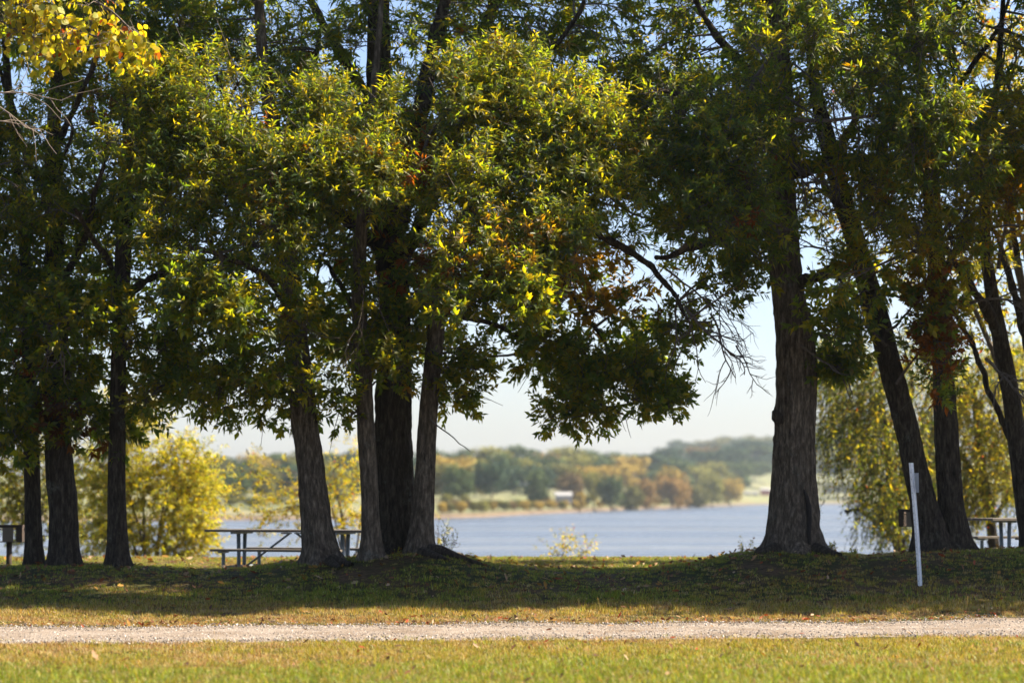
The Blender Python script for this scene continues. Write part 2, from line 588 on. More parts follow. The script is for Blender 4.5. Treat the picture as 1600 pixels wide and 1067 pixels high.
LAND = [(362, 'at the yellow bush'), (400, 'above the left table end'), (440, 'above the table middle'), (490, 'left behind the leaning trunk'), (530, 'at the golden young tree'),
        (600, 'left of the central clump'), (712, 'just right of the central clump'), (752, 'above the large round green tree'), (795, 'above the dark blue-green round tree'), (835, 'above the field'),
        (868, 'left of the white house'), (905, 'right above the white house'), (945, 'above the bright yellow-green tree'), (990, 'left of the small orange tree'),
        (1030, 'above the small orange tree'), (1072, 'above the largest orange tree'), (1110, 'right of the largest orange tree'), (1150, 'above the golden tree'), (1195, 'left of the red barn'),
        (1240, 'beside the big solitary trunk'), (1300, 'at the left edge of the willow'), (9999, 'behind the olive willow')]


def near(px): return next(t for lim, t in LAND if px < lim)


# shoreline scrub
for px, top, w in [(700, 790, 26), (722, 795, 18), (752, 786, 16), (770, 790, 14), (790, 792, 16), (820, 786, 16), (845, 788, 14), (694, 785, 22), (1118, 777, 14), (1075, 775, 20), (965, 782, 20), (1000, 780, 24)]:
    Y = float(shoreY(px)) + 14
    far_tree(px, top, w, Y, (cc_ := random.choice(['olive', 'yellow_green', 'green', 'brown', 'yellow'])), cc_.replace('_', '-') + ' round bush at the far water edge, ' + near(px), 'bushes on the far bank')
SCRUB = {'olive': 'olive', 'yellow_green': 'yellow-green', 'yellow': 'yellow', 'brown': 'brown'}
px = 690
while px < 1110:
    Y = float(shoreY(px)) + random.choice([6, 10, 30, 60])
    c = random.choice(['olive', 'olive', 'yellow_green', 'yellow', 'brown'])
    w = random.uniform(14, 26)
    far_tree(px, float(HORIZON - (float(far_z(px, Y)) + random.uniform(1.6, 3.2) - CAM_Z) * ppm(Y)), w, Y, c, SCRUB[c] + ' low scrub on the far bank, ' + near(px), 'low scrub along the far water')
    px += random.uniform(5, 11)
# wooded hill rows
TOP = np.array([(-200, 704), (330, 706), (480, 697), (600, 700), (700, 699), (800, 696), (880, 695), (960, 699), (1060, 694), (1130, 689), (1215, 684), (1400, 682), (1700, 684)], float)
rows = [(150, .0, 42, 30), (250, -12, 44, 36), (420, -18, 50, 40)]
for ri, (dY, dt, w, step) in enumerate([(150, 27, 60, 34), (260, 13, 64, 37), (420, 2, 66, 41)]):
    px = 330 + 9 * ri
    while px < 1380:
        if not (1222 < px < 1262 or 592 < px < 645 or px > 1340):
            Y = float(shoreY(px)) + dY + random.uniform(-20, 20)
            top = float(np.interp(px, TOP[:, 0], TOP[:, 1])) + dt + random.uniform(-4, 7)
            if px > 1150: top -= 0
            c = random.choices(['green', 'blue_green', 'olive', 'orange', 'yellow', 'yellow_green', 'brown'], [26, 24, 17, 6, 8, 15, 4])[0]
            lab = {'green': 'green tree in the hazy wood on the far hill', 'blue_green': 'dark blue-green tree in the wood on the far hill',
                   'olive': 'olive tree in the wood on the far hill', 'orange': 'orange autumn tree in the wood on the far hill',
                   'yellow': 'yellow autumn tree in the wood on the far hill', 'yellow_green': 'yellow-green tree in the wood on the far hill',
                   'brown': 'brown autumn tree in the wood on the far hill'}[c]
            # a tree must not be taller than about 16 m: it stands on the rising ground
            z_top = float(P(px, top, Y)[2]); hgt = random.uniform(11, 14) * (1 + .25 * (px > 1000))
            zb = max(z_top - hgt, float(far_z(px, Y)) - 1.5)
            spot = next(t for lim, t in LAND if px < lim)
            lab = '%s tree, %s row of far wood, %s' % (c.replace('_', '-'), ('front', 'middle', 'back')[ri], spot)
            far_tree(px, top, w * random.uniform(.9, 1.3), Y, c, lab, 'trees of the far hill wood', base=float(HORIZON - (zb - CAM_Z) * ppm(Y)))
        px += step * random.uniform(.8, 1.2)
# hazy last ridge at right
ridge_pts = []
for px in np.arange(1060, 1330, 19):
    top = 688 - 7 * smooth(1060, 1180, px) + random.uniform(-2.5, 3)
    far_tree(px, top, 40, 2350 + random.uniform(-60, 60), random.choice(['green', 'blue_green', 'olive']), 'hazy tree of the last ridge, ' + near(px), 'trees of the last ridge', base=712)
xsr = np.linspace(100, 420, 30)
Vr, Fr = [], []
for k, px in enumerate(np.linspace(1000, 1500, 30)):
    for yy, zz in ((1900, -4), (2200, 26), (2400, 42 - 8 * smooth(1200, 1000, px)), (2800, 5)):
        Vr.append(((px - 800) / F_PX * yy, yy, zz * float(smooth(960, 1100, px))))
for k in range(29):
    for q in range(3):
        Fr.append((k * 4 + q, (k + 1) * 4 + q, (k + 1) * 4 + q + 1, k * 4 + q + 1))
tag(link('far_ridge_hill', make_mesh('far_ridge_hill', Vr, Fr, True), M['shore']), 'last low ridge on the horizon', kind='structure')


def far_house(px, base, wpx, hpx, Y, wall, roof, label, cat, rz=0.0):
    p = P(px, base, Y); s = ppm(Y)
    w, h = wpx / s, hpx / s
    root = empty('lake_house' if cat == 'house' else 'barn', tuple(p), label, cat, rz=rz)
    d = w * .6
    b = MB(); b.box((0, 0, h * .3), (w, d, h * .6 + 1.0)); b.build('wall', wall, root)
    zz = h * .6 + .5
    r = MB(); e = .35
    r.add([(-w / 2 - e, -d / 2 - e, zz), (w / 2 + e, -d / 2 - e, zz), (w / 2 + e, d / 2 + e, zz), (-w / 2 - e, d / 2 + e, zz), (-w / 2 - e, 0, zz + h * .4), (w / 2 + e, 0, zz + h * .4)],
          [(0, 1, 5, 4), (2, 3, 4, 5), (0, 4, 3), (1, 2, 5), (0, 3, 2, 1)])
    r.build('roof', roof, root)
    for k in (-.3, .05, .33):
        q = MB(); q.box((w * k, -d / 2 - .03, h * .33), (w * .12, .08, h * .24)); q.build('window', M['glass'], root)
    return root


far_house(880, 784, 24, 13, 745, M['white'], M['roof'], 'small white house with grey roof on the far shore', 'house', .15)
far_house(1196, 772, 14, 9, 1520, M['red'], M['roof'], 'dark red barn on the far shore beside the big trunk', 'barn', .1)
far_house(818, 757, 12, 6, 860, M['white'], M['roof'], 'tiny pale shed among trees behind the field', 'shed', .1)
for k, px in enumerate((1168, 1180)):
    far_house(px, 774, 9, 5, 1515, M['white'], M['roof'], ['pale low cabin left of the red barn', 'pale low cabin touching the red barn on its left'][k], 'cabin', 0)

# ------------------------------------------------------------------ leaves
def leaf_arrays(base, ld, ax, L, W, g, droop=.12):
    """base, direction, twig axis -> five verts per leaf"""
    ld = ld / (np.linalg.norm(ld, axis=1, keepdims=True) + 1e-9)
    side = np.cross(ld, ax); side /= (np.linalg.norm(side, axis=1, keepdims=True) + 1e-9)
    nrm = np.cross(side, ld)
    L = L[:, None]; W = W[:, None]
    dz = np.array([[0, 0, -1.0]])
    mid = base + ld * L * .5 - nrm * W * .18 + dz * L * droop * .25
    lf = base + ld * L * .45 + side * W * .5 + nrm * W * .1 + dz * L * droop * .2
    rt = base + ld * L * .45 - side * W * .5 + nrm * W * .1 + dz * L * droop * .2
    tip = base + ld * L + dz * L * droop
    V = np.stack([base, rt, tip, lf, mid], 1)
    return V, side, nrm, ld


TRI = np.array([(0, 1, 4), (1, 2, 4), (2, 3, 4), (3, 0, 4)])


def leaf_faces(n):
    return (np.arange(n)[:, None, None] * 5 + TRI[None]).reshape(-1, 3)


def make_sprays(C, rad, n_sp, away, m=12, L0=.14, W0=.036, up=.15, g=rng, twigl=.26):
    """C centres (n,3) -> sprays -> leaf data"""
    n = len(C)
    K = np.repeat(np.arange(n), n_sp)
    N = len(K)
    d = g.normal(size=(N, 3)); d /= np.linalg.norm(d, axis=1, keepdims=True)
    pos = C[K] + d * (rad[K] * g.random(N) ** .45)[:, None]
    ax = .8 * d + .55 * away[K] + .35 * g.normal(size=(N, 3)); ax[:, 2] += up
    ax /= np.linalg.norm(ax, axis=1, keepdims=True)
    tl = twigl * g.uniform(.6, 1.3, N)
    ref = np.where(np.abs(ax[:, 2:3]) < .9, np.array([[0, 0, 1.0]]), np.array([[1.0, 0, 0]]))
    a = np.cross(ax, ref); a /= np.linalg.norm(a, axis=1, keepdims=True)
    b = np.cross(ax, a)
    t = np.linspace(.15, 1, m)[None] + g.normal(size=(N, m)) * .05
    th = (np.arange(m) * 2.4)[None] + g.random((N, 1)) * 6.28 + g.normal(size=(N, m)) * .3
    base = pos[:, None] + ax[:, None] * (t * tl[:, None])[..., None]
    rd = np.cos(th)[..., None] * a[:, None] + np.sin(th)[..., None] * b[:, None]
    spread = (1.15 - .6 * t)[..., None]
    ld = ax[:, None] * .6 + rd * spread + g.normal(size=(N, m, 3)) * .15
    ld[..., 2] -= .18
    L = L0 * g.uniform(.65, 1.2, (N, m)) * (1 - .25 * np.abs(t - .6))
    W = L * (W0 / L0) * g.uniform(.8, 1.2, (N, m))
    AX = np.repeat(ax[:, None], m, 1)
    return dict(base=base.reshape(-1, 3), ld=ld.reshape(-1, 3), ax=AX.reshape(-1, 3), L=L.ravel(), W=W.ravel(),
                clump=np.repeat(K, m), spray=np.repeat(np.arange(N), m), tw0=pos, tw1=pos + ax * tl[:, None], tclump=K)


def tint_for(cls, g=rng, pal=None):
    c = (CLS if pal is None else pal)[cls]
    v = g.uniform(.7, 1.35, (len(cls), 1))
    h = g.uniform(.85, 1.18, (len(cls), 1))
    return c * v * np.concatenate([h, np.ones_like(h), np.ones_like(h)], 1)


def twig_mesh(p0, p1, r=.0035):
    """three sided thin prisms"""
    n = len(p0)
    d = p1 - p0; d /= np.linalg.norm(d, axis=1, keepdims=True) + 1e-9
    ref = np.where(np.abs(d[:, 2:3]) < .9, np.array([[0, 0, 1.0]]), np.array([[1.0, 0, 0]]))
    a = np.cross(d, ref); a /= np.linalg.norm(a, axis=1, keepdims=True); b = np.cross(d, a)
    th = np.array([0, 2.094, 4.188])
    ring = np.cos(th)[None, :, None] * a[:, None] + np.sin(th)[None, :, None] * b[:, None]
    V = np.concatenate([p0[:, None] + ring * r, p1[:, None] + ring * r * .5], 1).reshape(-1, 3)
    f = np.array([(0, 1, 4, 3), (1, 2, 5, 4), (2, 0, 3, 5)])
    F = (np.arange(n)[:, None, None] * 6 + f[None]).reshape(-1, 4)
    return V, F


# unit leaf prototypes for the leaves that are parts of their own
leaf_proto = {}
def proto_leaf(cls, var, broad=False):
    key = (cls, var, broad)
    if key not in leaf_proto:
        g = np.random.default_rng(cls * 10 + var)
        if broad:
            ou = [(0, 0), (.22, .12), (.40, .3), (.42, .5), (.28, .75), (0, 1)]
            out = [(x, y, .10 * abs(x) - .18 * y * y) for x, y in ou] + [(-x, y, .10 * abs(x) - .18 * y * y) for x, y in ou[-2:0:-1]]
            Vv = np.array(out + [(0, .35, -.03), (0, .7, -.1)], float)
            Ff = [(0, 1, 10), (1, 2, 10), (2, 3, 10), (3, 11, 10), (3, 4, 11), (4, 5, 11), (5, 6, 11), (6, 7, 11), (7, 10, 11), (7, 8, 10), (8, 9, 10), (9, 0, 10)]
        else:
            Vv = np.array([(0, 0, 0), (.5, .45, .1), (0, 1, -.10), (-.5, .45, .1), (0, .5, -.18)], float)
            Ff = [(0, 1, 4), (1, 2, 4), (2, 3, 4), (3, 0, 4)]
        t = (CLS if broad else OAK)[cls] * g.uniform(.8, 1.3)
        me = make_mesh('leaf', Vv, Ff, False, np.tile(t, (len(Vv), 1)))
        me.materials.append(M['broad_leaf'] if broad else M['oak_leaf'])
        leaf_proto[key] = me
    return leaf_proto[key]


def leaf_parts(root, base, side, ld, nrm, L, W, cls, broad=False):
    loc = np.array(root.location)
    for k in range(len(base)):
        o = bpy.data.objects.new('leaf', proto_leaf(int(cls[k]), k % 3, broad))
        COL.objects.link(o); o.parent = root
        m = np.eye(4)
        wx = L[k] if broad else W[k]
        m[:3, 0] = side[k] * wx; m[:3, 1] = ld[k] * L[k]; m[:3, 2] = nrm[k] * (L[k] if broad else W[k]); m[:3, 3] = base[k] - loc
        o.matrix_basis = Matrix(m.tolist())


# ------------------------------------------------------------------ trees of the row
SEG = 56


def trunk_mesh(pts, base_h, flare=.55, relief=.02, lobes=5, seed=0, seg=84):
    """pts rows: px, py, Y, width px"""
    pts = np.asarray(pts, float)
    c = np.array([P(a, b, y) for a, b, y, w in pts])
    r = np.array([w / 2 / ppm(y) for a, b, y, w in pts])
    c[0, 2] = base_h - .18
    q = np.concatenate([c, r[:, None]], 1)
    seglen = np.linalg.norm(np.diff(c, axis=0), axis=1)
    path = catmull(q, [max(3, int(s / .045)) for s in seglen])
    cc, rr = path[:, :3], np.maximum(path[:, 3], .01)
    hgt = cc[:, 2] - base_h
    t, a, b = frames(cc)
    # horizontal stable frame
    th = np.linspace(0, 2 * np.pi, seg, endpoint=False)
    g = np.random.default_rng(seed)
    ph = g.random(4) * 6.28
    lob = .5 + .5 * np.cos(lobes * th + ph[0] + .8 * np.sin(th + ph[1]))
    fl = np.exp(-np.maximum(hgt, 0) / .22)[:, None]
    rad = rr[:, None] * (1 + flare * .45 * fl + flare * fl ** 1.4 * lob[None] * 1.0)
    arc = np.cumsum(np.r_[0, np.linalg.norm(np.diff(cc, axis=0), axis=1)])
    nth = 34
    TH = th[None] / (2 * np.pi) * nth + 0 * arc[:, None]
    Z = arc[:, None] + 0 * TH
    warp = 1.2 * (vnoise(TH * .3, Z * 1.3 + seed, 64) - .5)
    n1 = vnoise(TH + warp, Z * 2.0 + seed * 3, nth)
    ridge = 1 - np.abs(2 * n1 - 1) ** .8
    n2 = vnoise(TH * 2 + warp * 2, Z * 7 + seed, nth * 2)
    lump = vnoise(TH / nth * 4, Z * 1.1 + seed * 5, 4) - .5
    rel = relief * np.clip(rr / .25, .3, 1.2)[:, None]
    rad = rad + rel * (ridge * 1.0 + n2 * .6 - .8) + rr[:, None] * .10 * lump
    V = cc[:, None] + rad[..., None] * (np.cos(th)[None, :, None] * a[:, None] + np.sin(th)[None, :, None] * b[:, None])
    n = len(cc)
    i = np.arange(n - 1)[:, None]; j = np.arange(seg)[None]; j2 = (j + 1) % seg
    F = np.stack([i * seg + j, i * seg + j2, (i + 1) * seg + j2, (i + 1) * seg + j], -1).reshape(-1, 4)
    return V.reshape(-1, 3), F, cc, rr


def limb_mesh(pts, seed=0, seg=14, relief=.006):
    pts = np.asarray(pts, float)
    c = np.array([P(a, b, y) for a, b, y, w in pts]); r = np.array([w / 2 / ppm(y) for a, b, y, w in pts])
    q = np.concatenate([c, r[:, None]], 1)
    g = np.random.default_rng(seed)
    path = catmull(q, 9)
    cc, rr = path[:, :3].copy(), np.maximum(path[:, 3], .004)
    w = g.normal(size=(len(pts) * 3, 3)); idx = np.linspace(0, len(w) - 1, len(cc))
    for k in range(3): cc[:, k] += .02 * np.interp(idx, np.arange(len(w)), w[:, k]) * np.linspace(0, 1, len(cc)) ** .3
    V, F = tube(cc, rr * (1 + .12 * g.normal(size=len(rr))), seg)
    return V, F, cc, rr


def bare_branch(start, d, length, r, depth, g, out, bend=-.15):
    """recursive leafless branchlets -> out list of (path, radii)"""
    n = 7
    p = [np.array(start, float)]; dd = np.array(d, float); dd /= np.linalg.norm(dd)
    for k in range(n):
        dd = dd + g.normal(size=3) * .13 + np.array([0, 0, bend * .15]); dd /= np.linalg.norm(dd)
        p.append(p[-1] + dd * length / n)
        if depth > 0 and k >= 1 and g.random() < .85:
            s = np.cross(dd, g.normal(size=3)); s /= np.linalg.norm(s)
            bare_branch(p[-1], dd * .75 + s * .7, length * g.uniform(.35, .6), r * .55, depth - 1, g, out, bend)
    out.append((np.array(p), np.linspace(r, r * .4, n + 1)))


def join_tubes(lst, seg=5):
    Vs, Fs, n = [], [], 0
    for p, r in lst:
        V, F = tube(p, r, seg); Vs.append(V); Fs.append(F + n); n += len(V)
    return np.concatenate(Vs), np.concatenate(Fs)


TREES = [
    dict(Y=37.3, base=(54, 885), trunk=[(54, 885, 28), (51, 780, 25), (48, 680, 24), (46, 580, 21), (42, 480, 19), (38, 380, 17), (25, 250, 14), (10, 100, 11), (0, -100, 7)],
         limbs=[[(42, 440, 12), (0, 400, 9), (-50, 350, 6)], [(38, 380, 10), (80, 290, 8), (120, 200, 5)]],
         label='slimmest dark-trunked oak at the far left beside the pedestal grill'),
    dict(Y=36.8, base=(98, 885), trunk=[(100, 885, 46), (99, 800, 44), (94, 740, 44), (90, 680, 40), (90, 590, 37), (88, 490, 33), (85, 380, 29), (82, 250, 24), (90, 100, 18), (95, -80, 11), (95, -250, 5)],
         limbs=[[(88, 450, 14), (130, 380, 11), (150, 300, 8), (170, 220, 5)], [(84, 330, 14), (40, 240, 11), (10, 130, 8), (-30, 20, 5)], [(82, 240, 12), (130, 140, 9), (170, 30, 6)]],
         label='thick dark oak with a bulging swayed trunk, second from the left'),
    dict(Y=36.5, base=(184, 885), trunk=[(185, 885, 36), (183, 830, 30), (182, 760, 27), (184, 650, 25), (186, 540, 24), (191, 430, 26), (197, 300, 23), (202, 150, 18), (192, -30, 12), (190, -230, 5)],
         limbs=[[(189, 470, 14), (240, 432, 12), (320, 408, 9), (400, 390, 5)], [(195, 330, 13), (260, 270, 10), (330, 200, 7), (370, 130, 4)], [(200, 200, 12), (260, 100, 9), (310, -30, 6)], [(190, 440, 12), (150, 380, 9), (120, 330, 5)]],
         label='straight slender oak standing right of the thick swayed one, left side'),
    dict(Y=36.2, base=(498, 882), trunk=[(505, 882, 62), (500, 850, 50), (492, 790, 45), (484, 720, 41), (474, 650, 40), (466, 560, 36), (460, 480, 32), (448, 380, 28), (432, 240, 24), (412, 100, 18), (400, -80, 12), (395, -240, 6)],
         limbs=[[(461, 500, 14), (420, 440, 11), (350, 400, 8), (290, 380, 5)], [(452, 400, 16), (500, 310, 13), (540, 240, 9), (560, 170, 5)], [(440, 300, 14), (380, 220, 10), (340, 120, 6)], [(430, 240, 12), (480, 150, 9), (500, 40, 6)]],
         label='oak whose trunk leans left in front of the picnic table'),
    dict(Y=36.0, base=(580, 873), trunk=[(581, 873, 36), (579, 820, 28), (576, 740, 26), (571, 660, 26), (566, 560, 25), (560, 450, 22), (566, 340, 18), (575, 220, 14), (590, 80, 10), (600, -60, 6)],
         limbs=[[(563, 500, 10), (530, 440, 8), (500, 400, 5)], [(565, 350, 10), (620, 280, 8), (660, 240, 5)]],
         label='slim lichen-specked trunk hugging the left side of the stout central oak'),
    dict(Y=37.0, base=(622, 868), trunk=[(622, 872, 66), (620, 800, 58), (616, 700, 56), (615, 600, 52), (617, 510, 48), (614, 430, 48), (602, 340, 46), (594, 220, 42), (592, 60, 36), (590, -100, 26), (585, -280, 12)],
         limbs=[[(612, 400, 30), (645, 260, 26), (664, 140, 24), (690, 20, 20), (705, -120, 12), (715, -240, 5)], [(620, 420, 24), (685, 290, 24), (725, 160, 26), (765, 30, 22), (800, -100, 12), (830, -220, 5)],
                [(600, 390, 22), (535, 338, 20), (475, 300, 16), (415, 270, 10), (370, 200, 6)], [(594, 240, 22), (565, 140, 18), (510, 50, 14), (450, -80, 7)], [(725, 170, 14), (800, 120, 11), (880, 60, 8), (930, -40, 5)]],
         label='stoutest central oak with dark forked limbs rising to the top'),
    dict(Y=36.4, base=(655, 862), trunk=[(655, 864, 42), (660, 800, 34), (665, 720, 30), (670, 640, 28), (678, 560, 28), (685, 480, 26), (698, 400, 23), (735, 330, 19), (790, 270, 15), (850, 210, 11), (900, 140, 7)],
         limbs=[[(686, 490, 10), (740, 500, 9), (800, 520, 7), (860, 560, 5), (900, 610, 3)], [(700, 400, 16), (780, 350, 14), (880, 335, 13), (950, 375, 12), (1010, 410, 10), (1045, 450, 8), (1075, 500, 5)],
                [(760, 345, 10), (830, 400, 8), (900, 470, 7), (960, 560, 5), (980, 600, 3)], [(880, 335, 9), (960, 290, 8), (1030, 230, 6), (1080, 160, 4)]],
         label='slender oak leaning right out of the central clump'),
    dict(Y=36.5, base=(1240, 866), trunk=[(1241, 868, 84), (1240, 800, 73), (1241, 730, 66), (1243, 650, 61), (1245, 570, 60), (1240, 510, 58), (1232, 460, 50), (1225, 390, 48), (1221, 300, 43), (1222, 180, 38), (1216, 60, 32), (1212, -100, 22), (1205, -270, 9)],
         limbs=[[(1222, 350, 20), (1150, 362, 17), (1085, 385, 12), (1025, 405, 7)], [(1224, 275, 28), (1290, 256, 26), (1380, 252, 20), (1440, 275, 13), (1500, 290, 7)], [(1222, 170, 20), (1150, 90, 15), (1090, 10, 9), (1060, -80, 5)],
                [(1218, 80, 18), (1270, -30, 12), (1310, -140, 6)], [(1222, 240, 16), (1160, 190, 12), (1080, 150, 8), (1010, 140, 5)], [(1216, 30, 16), (1140, -60, 10), (1060, -160, 5)]],
         label='big solitary oak with flared base right of the lake view'),
    dict(Y=36.9, base=(1465, 862), trunk=[(1462, 868, 60), (1446, 800, 42), (1430, 730, 37), (1412, 650, 36), (1393, 580, 34), (1370, 490, 33), (1343, 400, 31), (1314, 300, 28), (1292, 215, 26), (1275, 140, 20), (1262, 20, 14), (1255, -130, 7)],
         limbs=[[(1345, 400, 14), (1305, 320, 11), (1275, 250, 7)], [(1300, 250, 14), (1350, 160, 11), (1390, 60, 7), (1400, -60, 4)], [(1385, 545, 7), (1340, 470, 6), (1300, 420, 4)]],
         label='black-trunked oak leaning sharply left from the right-hand pair'),
    dict(Y=37.1, base=(1492, 862), trunk=[(1494, 868, 54), (1486, 800, 41), (1481, 720, 37), (1477, 640, 34), (1471, 540, 30), (1464, 430, 28), (1456, 320, 26), (1450, 200, 22), (1432, 70, 17), (1405, -70, 11), (1380, -220, 5)],
         limbs=[[(1456, 320, 16), (1415, 220, 13), (1398, 100, 10), (1372, -40, 6)], [(1466, 450, 13), (1505, 370, 12), (1550, 312, 11), (1610, 290, 7)], [(1450, 200, 14), (1500, 130, 10), (1560, 40, 6), (1600, -60, 4)], [(1460, 400, 11), (1410, 340, 8), (1360, 310, 5)]],
         label='upright black-trunked oak, right one of the forked pair'),
    dict(Y=37.5, base=(1606, 866), trunk=[(1622, 868, 40), (1604, 790, 33), (1592, 710, 29), (1580, 620, 27), (1563, 530, 25), (1548, 450, 20), (1538, 360, 17), (1545, 250, 14), (1560, 110, 10), (1570, -40, 6)],
         limbs=[[(1596, 745, 11), (1572, 670, 10), (1545, 610, 9), (1522, 545, 9), (1500, 500, 7), (1470, 460, 6)], [(1564, 535, 17), (1530, 465, 15), (1495, 415, 10), (1470, 370, 6)], [(1610, 560, 14), (1585, 460, 13), (1560, 380, 10), (1540, 320, 7)],
                [(1545, 250, 9), (1500, 160, 7), (1480, 60, 5)], [(1590, 400, 9), (1560, 250, 8), (1500, 120, 6), (1470, 20, 4)]],
         label='thin many-limbed tree at the right edge above the second table', leaf='broad'),
    # neighbours just outside the frame; their crowns reach into it and shade the ground
    dict(Y=36.8, base=(1850, 862), trunk=[(1850, 868, 60), (1845, 700, 46), (1850, 500, 42), (1848, 300, 36), (1850, 100, 26), (1845, -150, 10)],
         limbs=[[(1848, 420, 20), (1760, 330, 14), (1680, 260, 8)], [(1850, 300, 18), (1760, 180, 12), (1690, 60, 7)], [(1850, 250, 18), (1940, 130, 12), (2000, 0, 6)]],
         label='oak standing just past the right edge, its crown hanging in'),
    dict(Y=36.4, base=(2180, 862), trunk=[(2180, 868, 60), (2185, 700, 46), (2180, 500, 42), (2185, 300, 36), (2180, 100, 26), (2180, -150, 10)],
         limbs=[[(2180, 400, 20), (2090, 300, 14), (2020, 200, 8)], [(2182, 300, 20), (2280, 200, 14), (2340, 80, 8)]],
         label='farther oak of the row beyond the right edge'),
    dict(Y=36.8, base=(-120, 880), trunk=[(-120, 885, 50), (-120, 700, 40), (-125, 500, 36), (-120, 300, 30), (-125, 100, 22), (-130, -150, 9)],
         limbs=[[(-122, 420, 16), (-60, 330, 12), (-10, 260, 7)], [(-122, 300, 16), (-200, 200, 12), (-260, 80, 6)]],
         label='oak standing just past the left edge beyond the grill'),
]

# where the foliage of the row reaches down to (photograph rows)
BOT = np.array([(-350, 620), (0, 735), (30, 735), (60, 640), (110, 690), (160, 720), (210, 690), (250, 660), (300, 675), (345, 680), (375, 705), (400, 660), (440, 690), (480, 690), (520, 675),
                (560, 655), (640, 640), (680, 625), (720, 640), (760, 600), (800, 585), (840, 630), (890, 662), (930, 630), (1000, 615), (1060, 632), (1085, 550),
                (1120, 520), (1160, 500), (1195, 430), (1240, 410), (1285, 585), (1330, 560), (1365, 500), (1400, 430), (1440, 470), (1500, 430), (1550, 440), (1600, 430), (2300, 480)], float)
HOLES = [(640, 60, 130, 70, .45), (600, 480, 50, 70, .5),   # px, py, rx, ry, remaining density
    (745, 545, 26, 50, .25), (690, 455, 16, 60, .15), (1100, 500, 85, 50, .40), (1160, 470, 45, 90, .15), (930, 95, 26, 30, .15), (842, 95, 26, 20, .3),
    (735, 105, 14, 22, .2), (500, 358, 26, 20, .15), (1290, 385, 36, 75, .03), (1180, 385, 24, 20, .4), (1555, 350, 30, 40, .15), (1000, 375, 50, 30, .45),
    (880, 515, 70, 26, .3), (850, 600, 20, 40, .2), (800, 600, 25, 40, .05), (540, 620, 12, 60, .3), (140, 600, 16, 60, .2), (160, 460, 14, 40, .35),
    (150, 250, 36, 26, .35), (320, 420, 26, 24, .4), (240, 600, 30, 20, .5), (90, 420, 30, 25, .5), (1320, 200, 35, 60, .3), (1260, 190, 24, 50, .15),
    (1560, 60, 60, 70, .25), (1500, 150, 26, 30, .4), (1590, 430, 40, 60, .1), (1400, 420, 40, 50, .3), (1545, 500, 60, 90, .12), (1430, 560, 26, 70, .2),
    (1255, 430, 26, 60, .02), (1180, 130, 20, 30, .4), (340, 560, 20, 20, .4), (420, 560, 16, 30, .4), (380, 640, 14, 26, .4), (270, 640, 24, 18, .5),
    (985, 500, 20, 30, .2), (1060, 560, 40, 30, .3), (1120, 420, 40, 26, .35), (860, 440, 26, 18, .4), (1010, 330, 30, 20, .5), (60, 470, 16, 60, .3), (220, 400, 20, 30, .4), (120, 520, 14, 40, .3), (280, 560, 20, 14, .4), (1400, 130, 20, 40, .4), (1340, 300, 24, 30, .4), (985, 60, 30, 24, .4), (655, 570, 12, 50, .3), (1145, 60, 30, 30, .5), (1050, 60, 30, 30, .5), (960, 400, 20, 20, .5)]
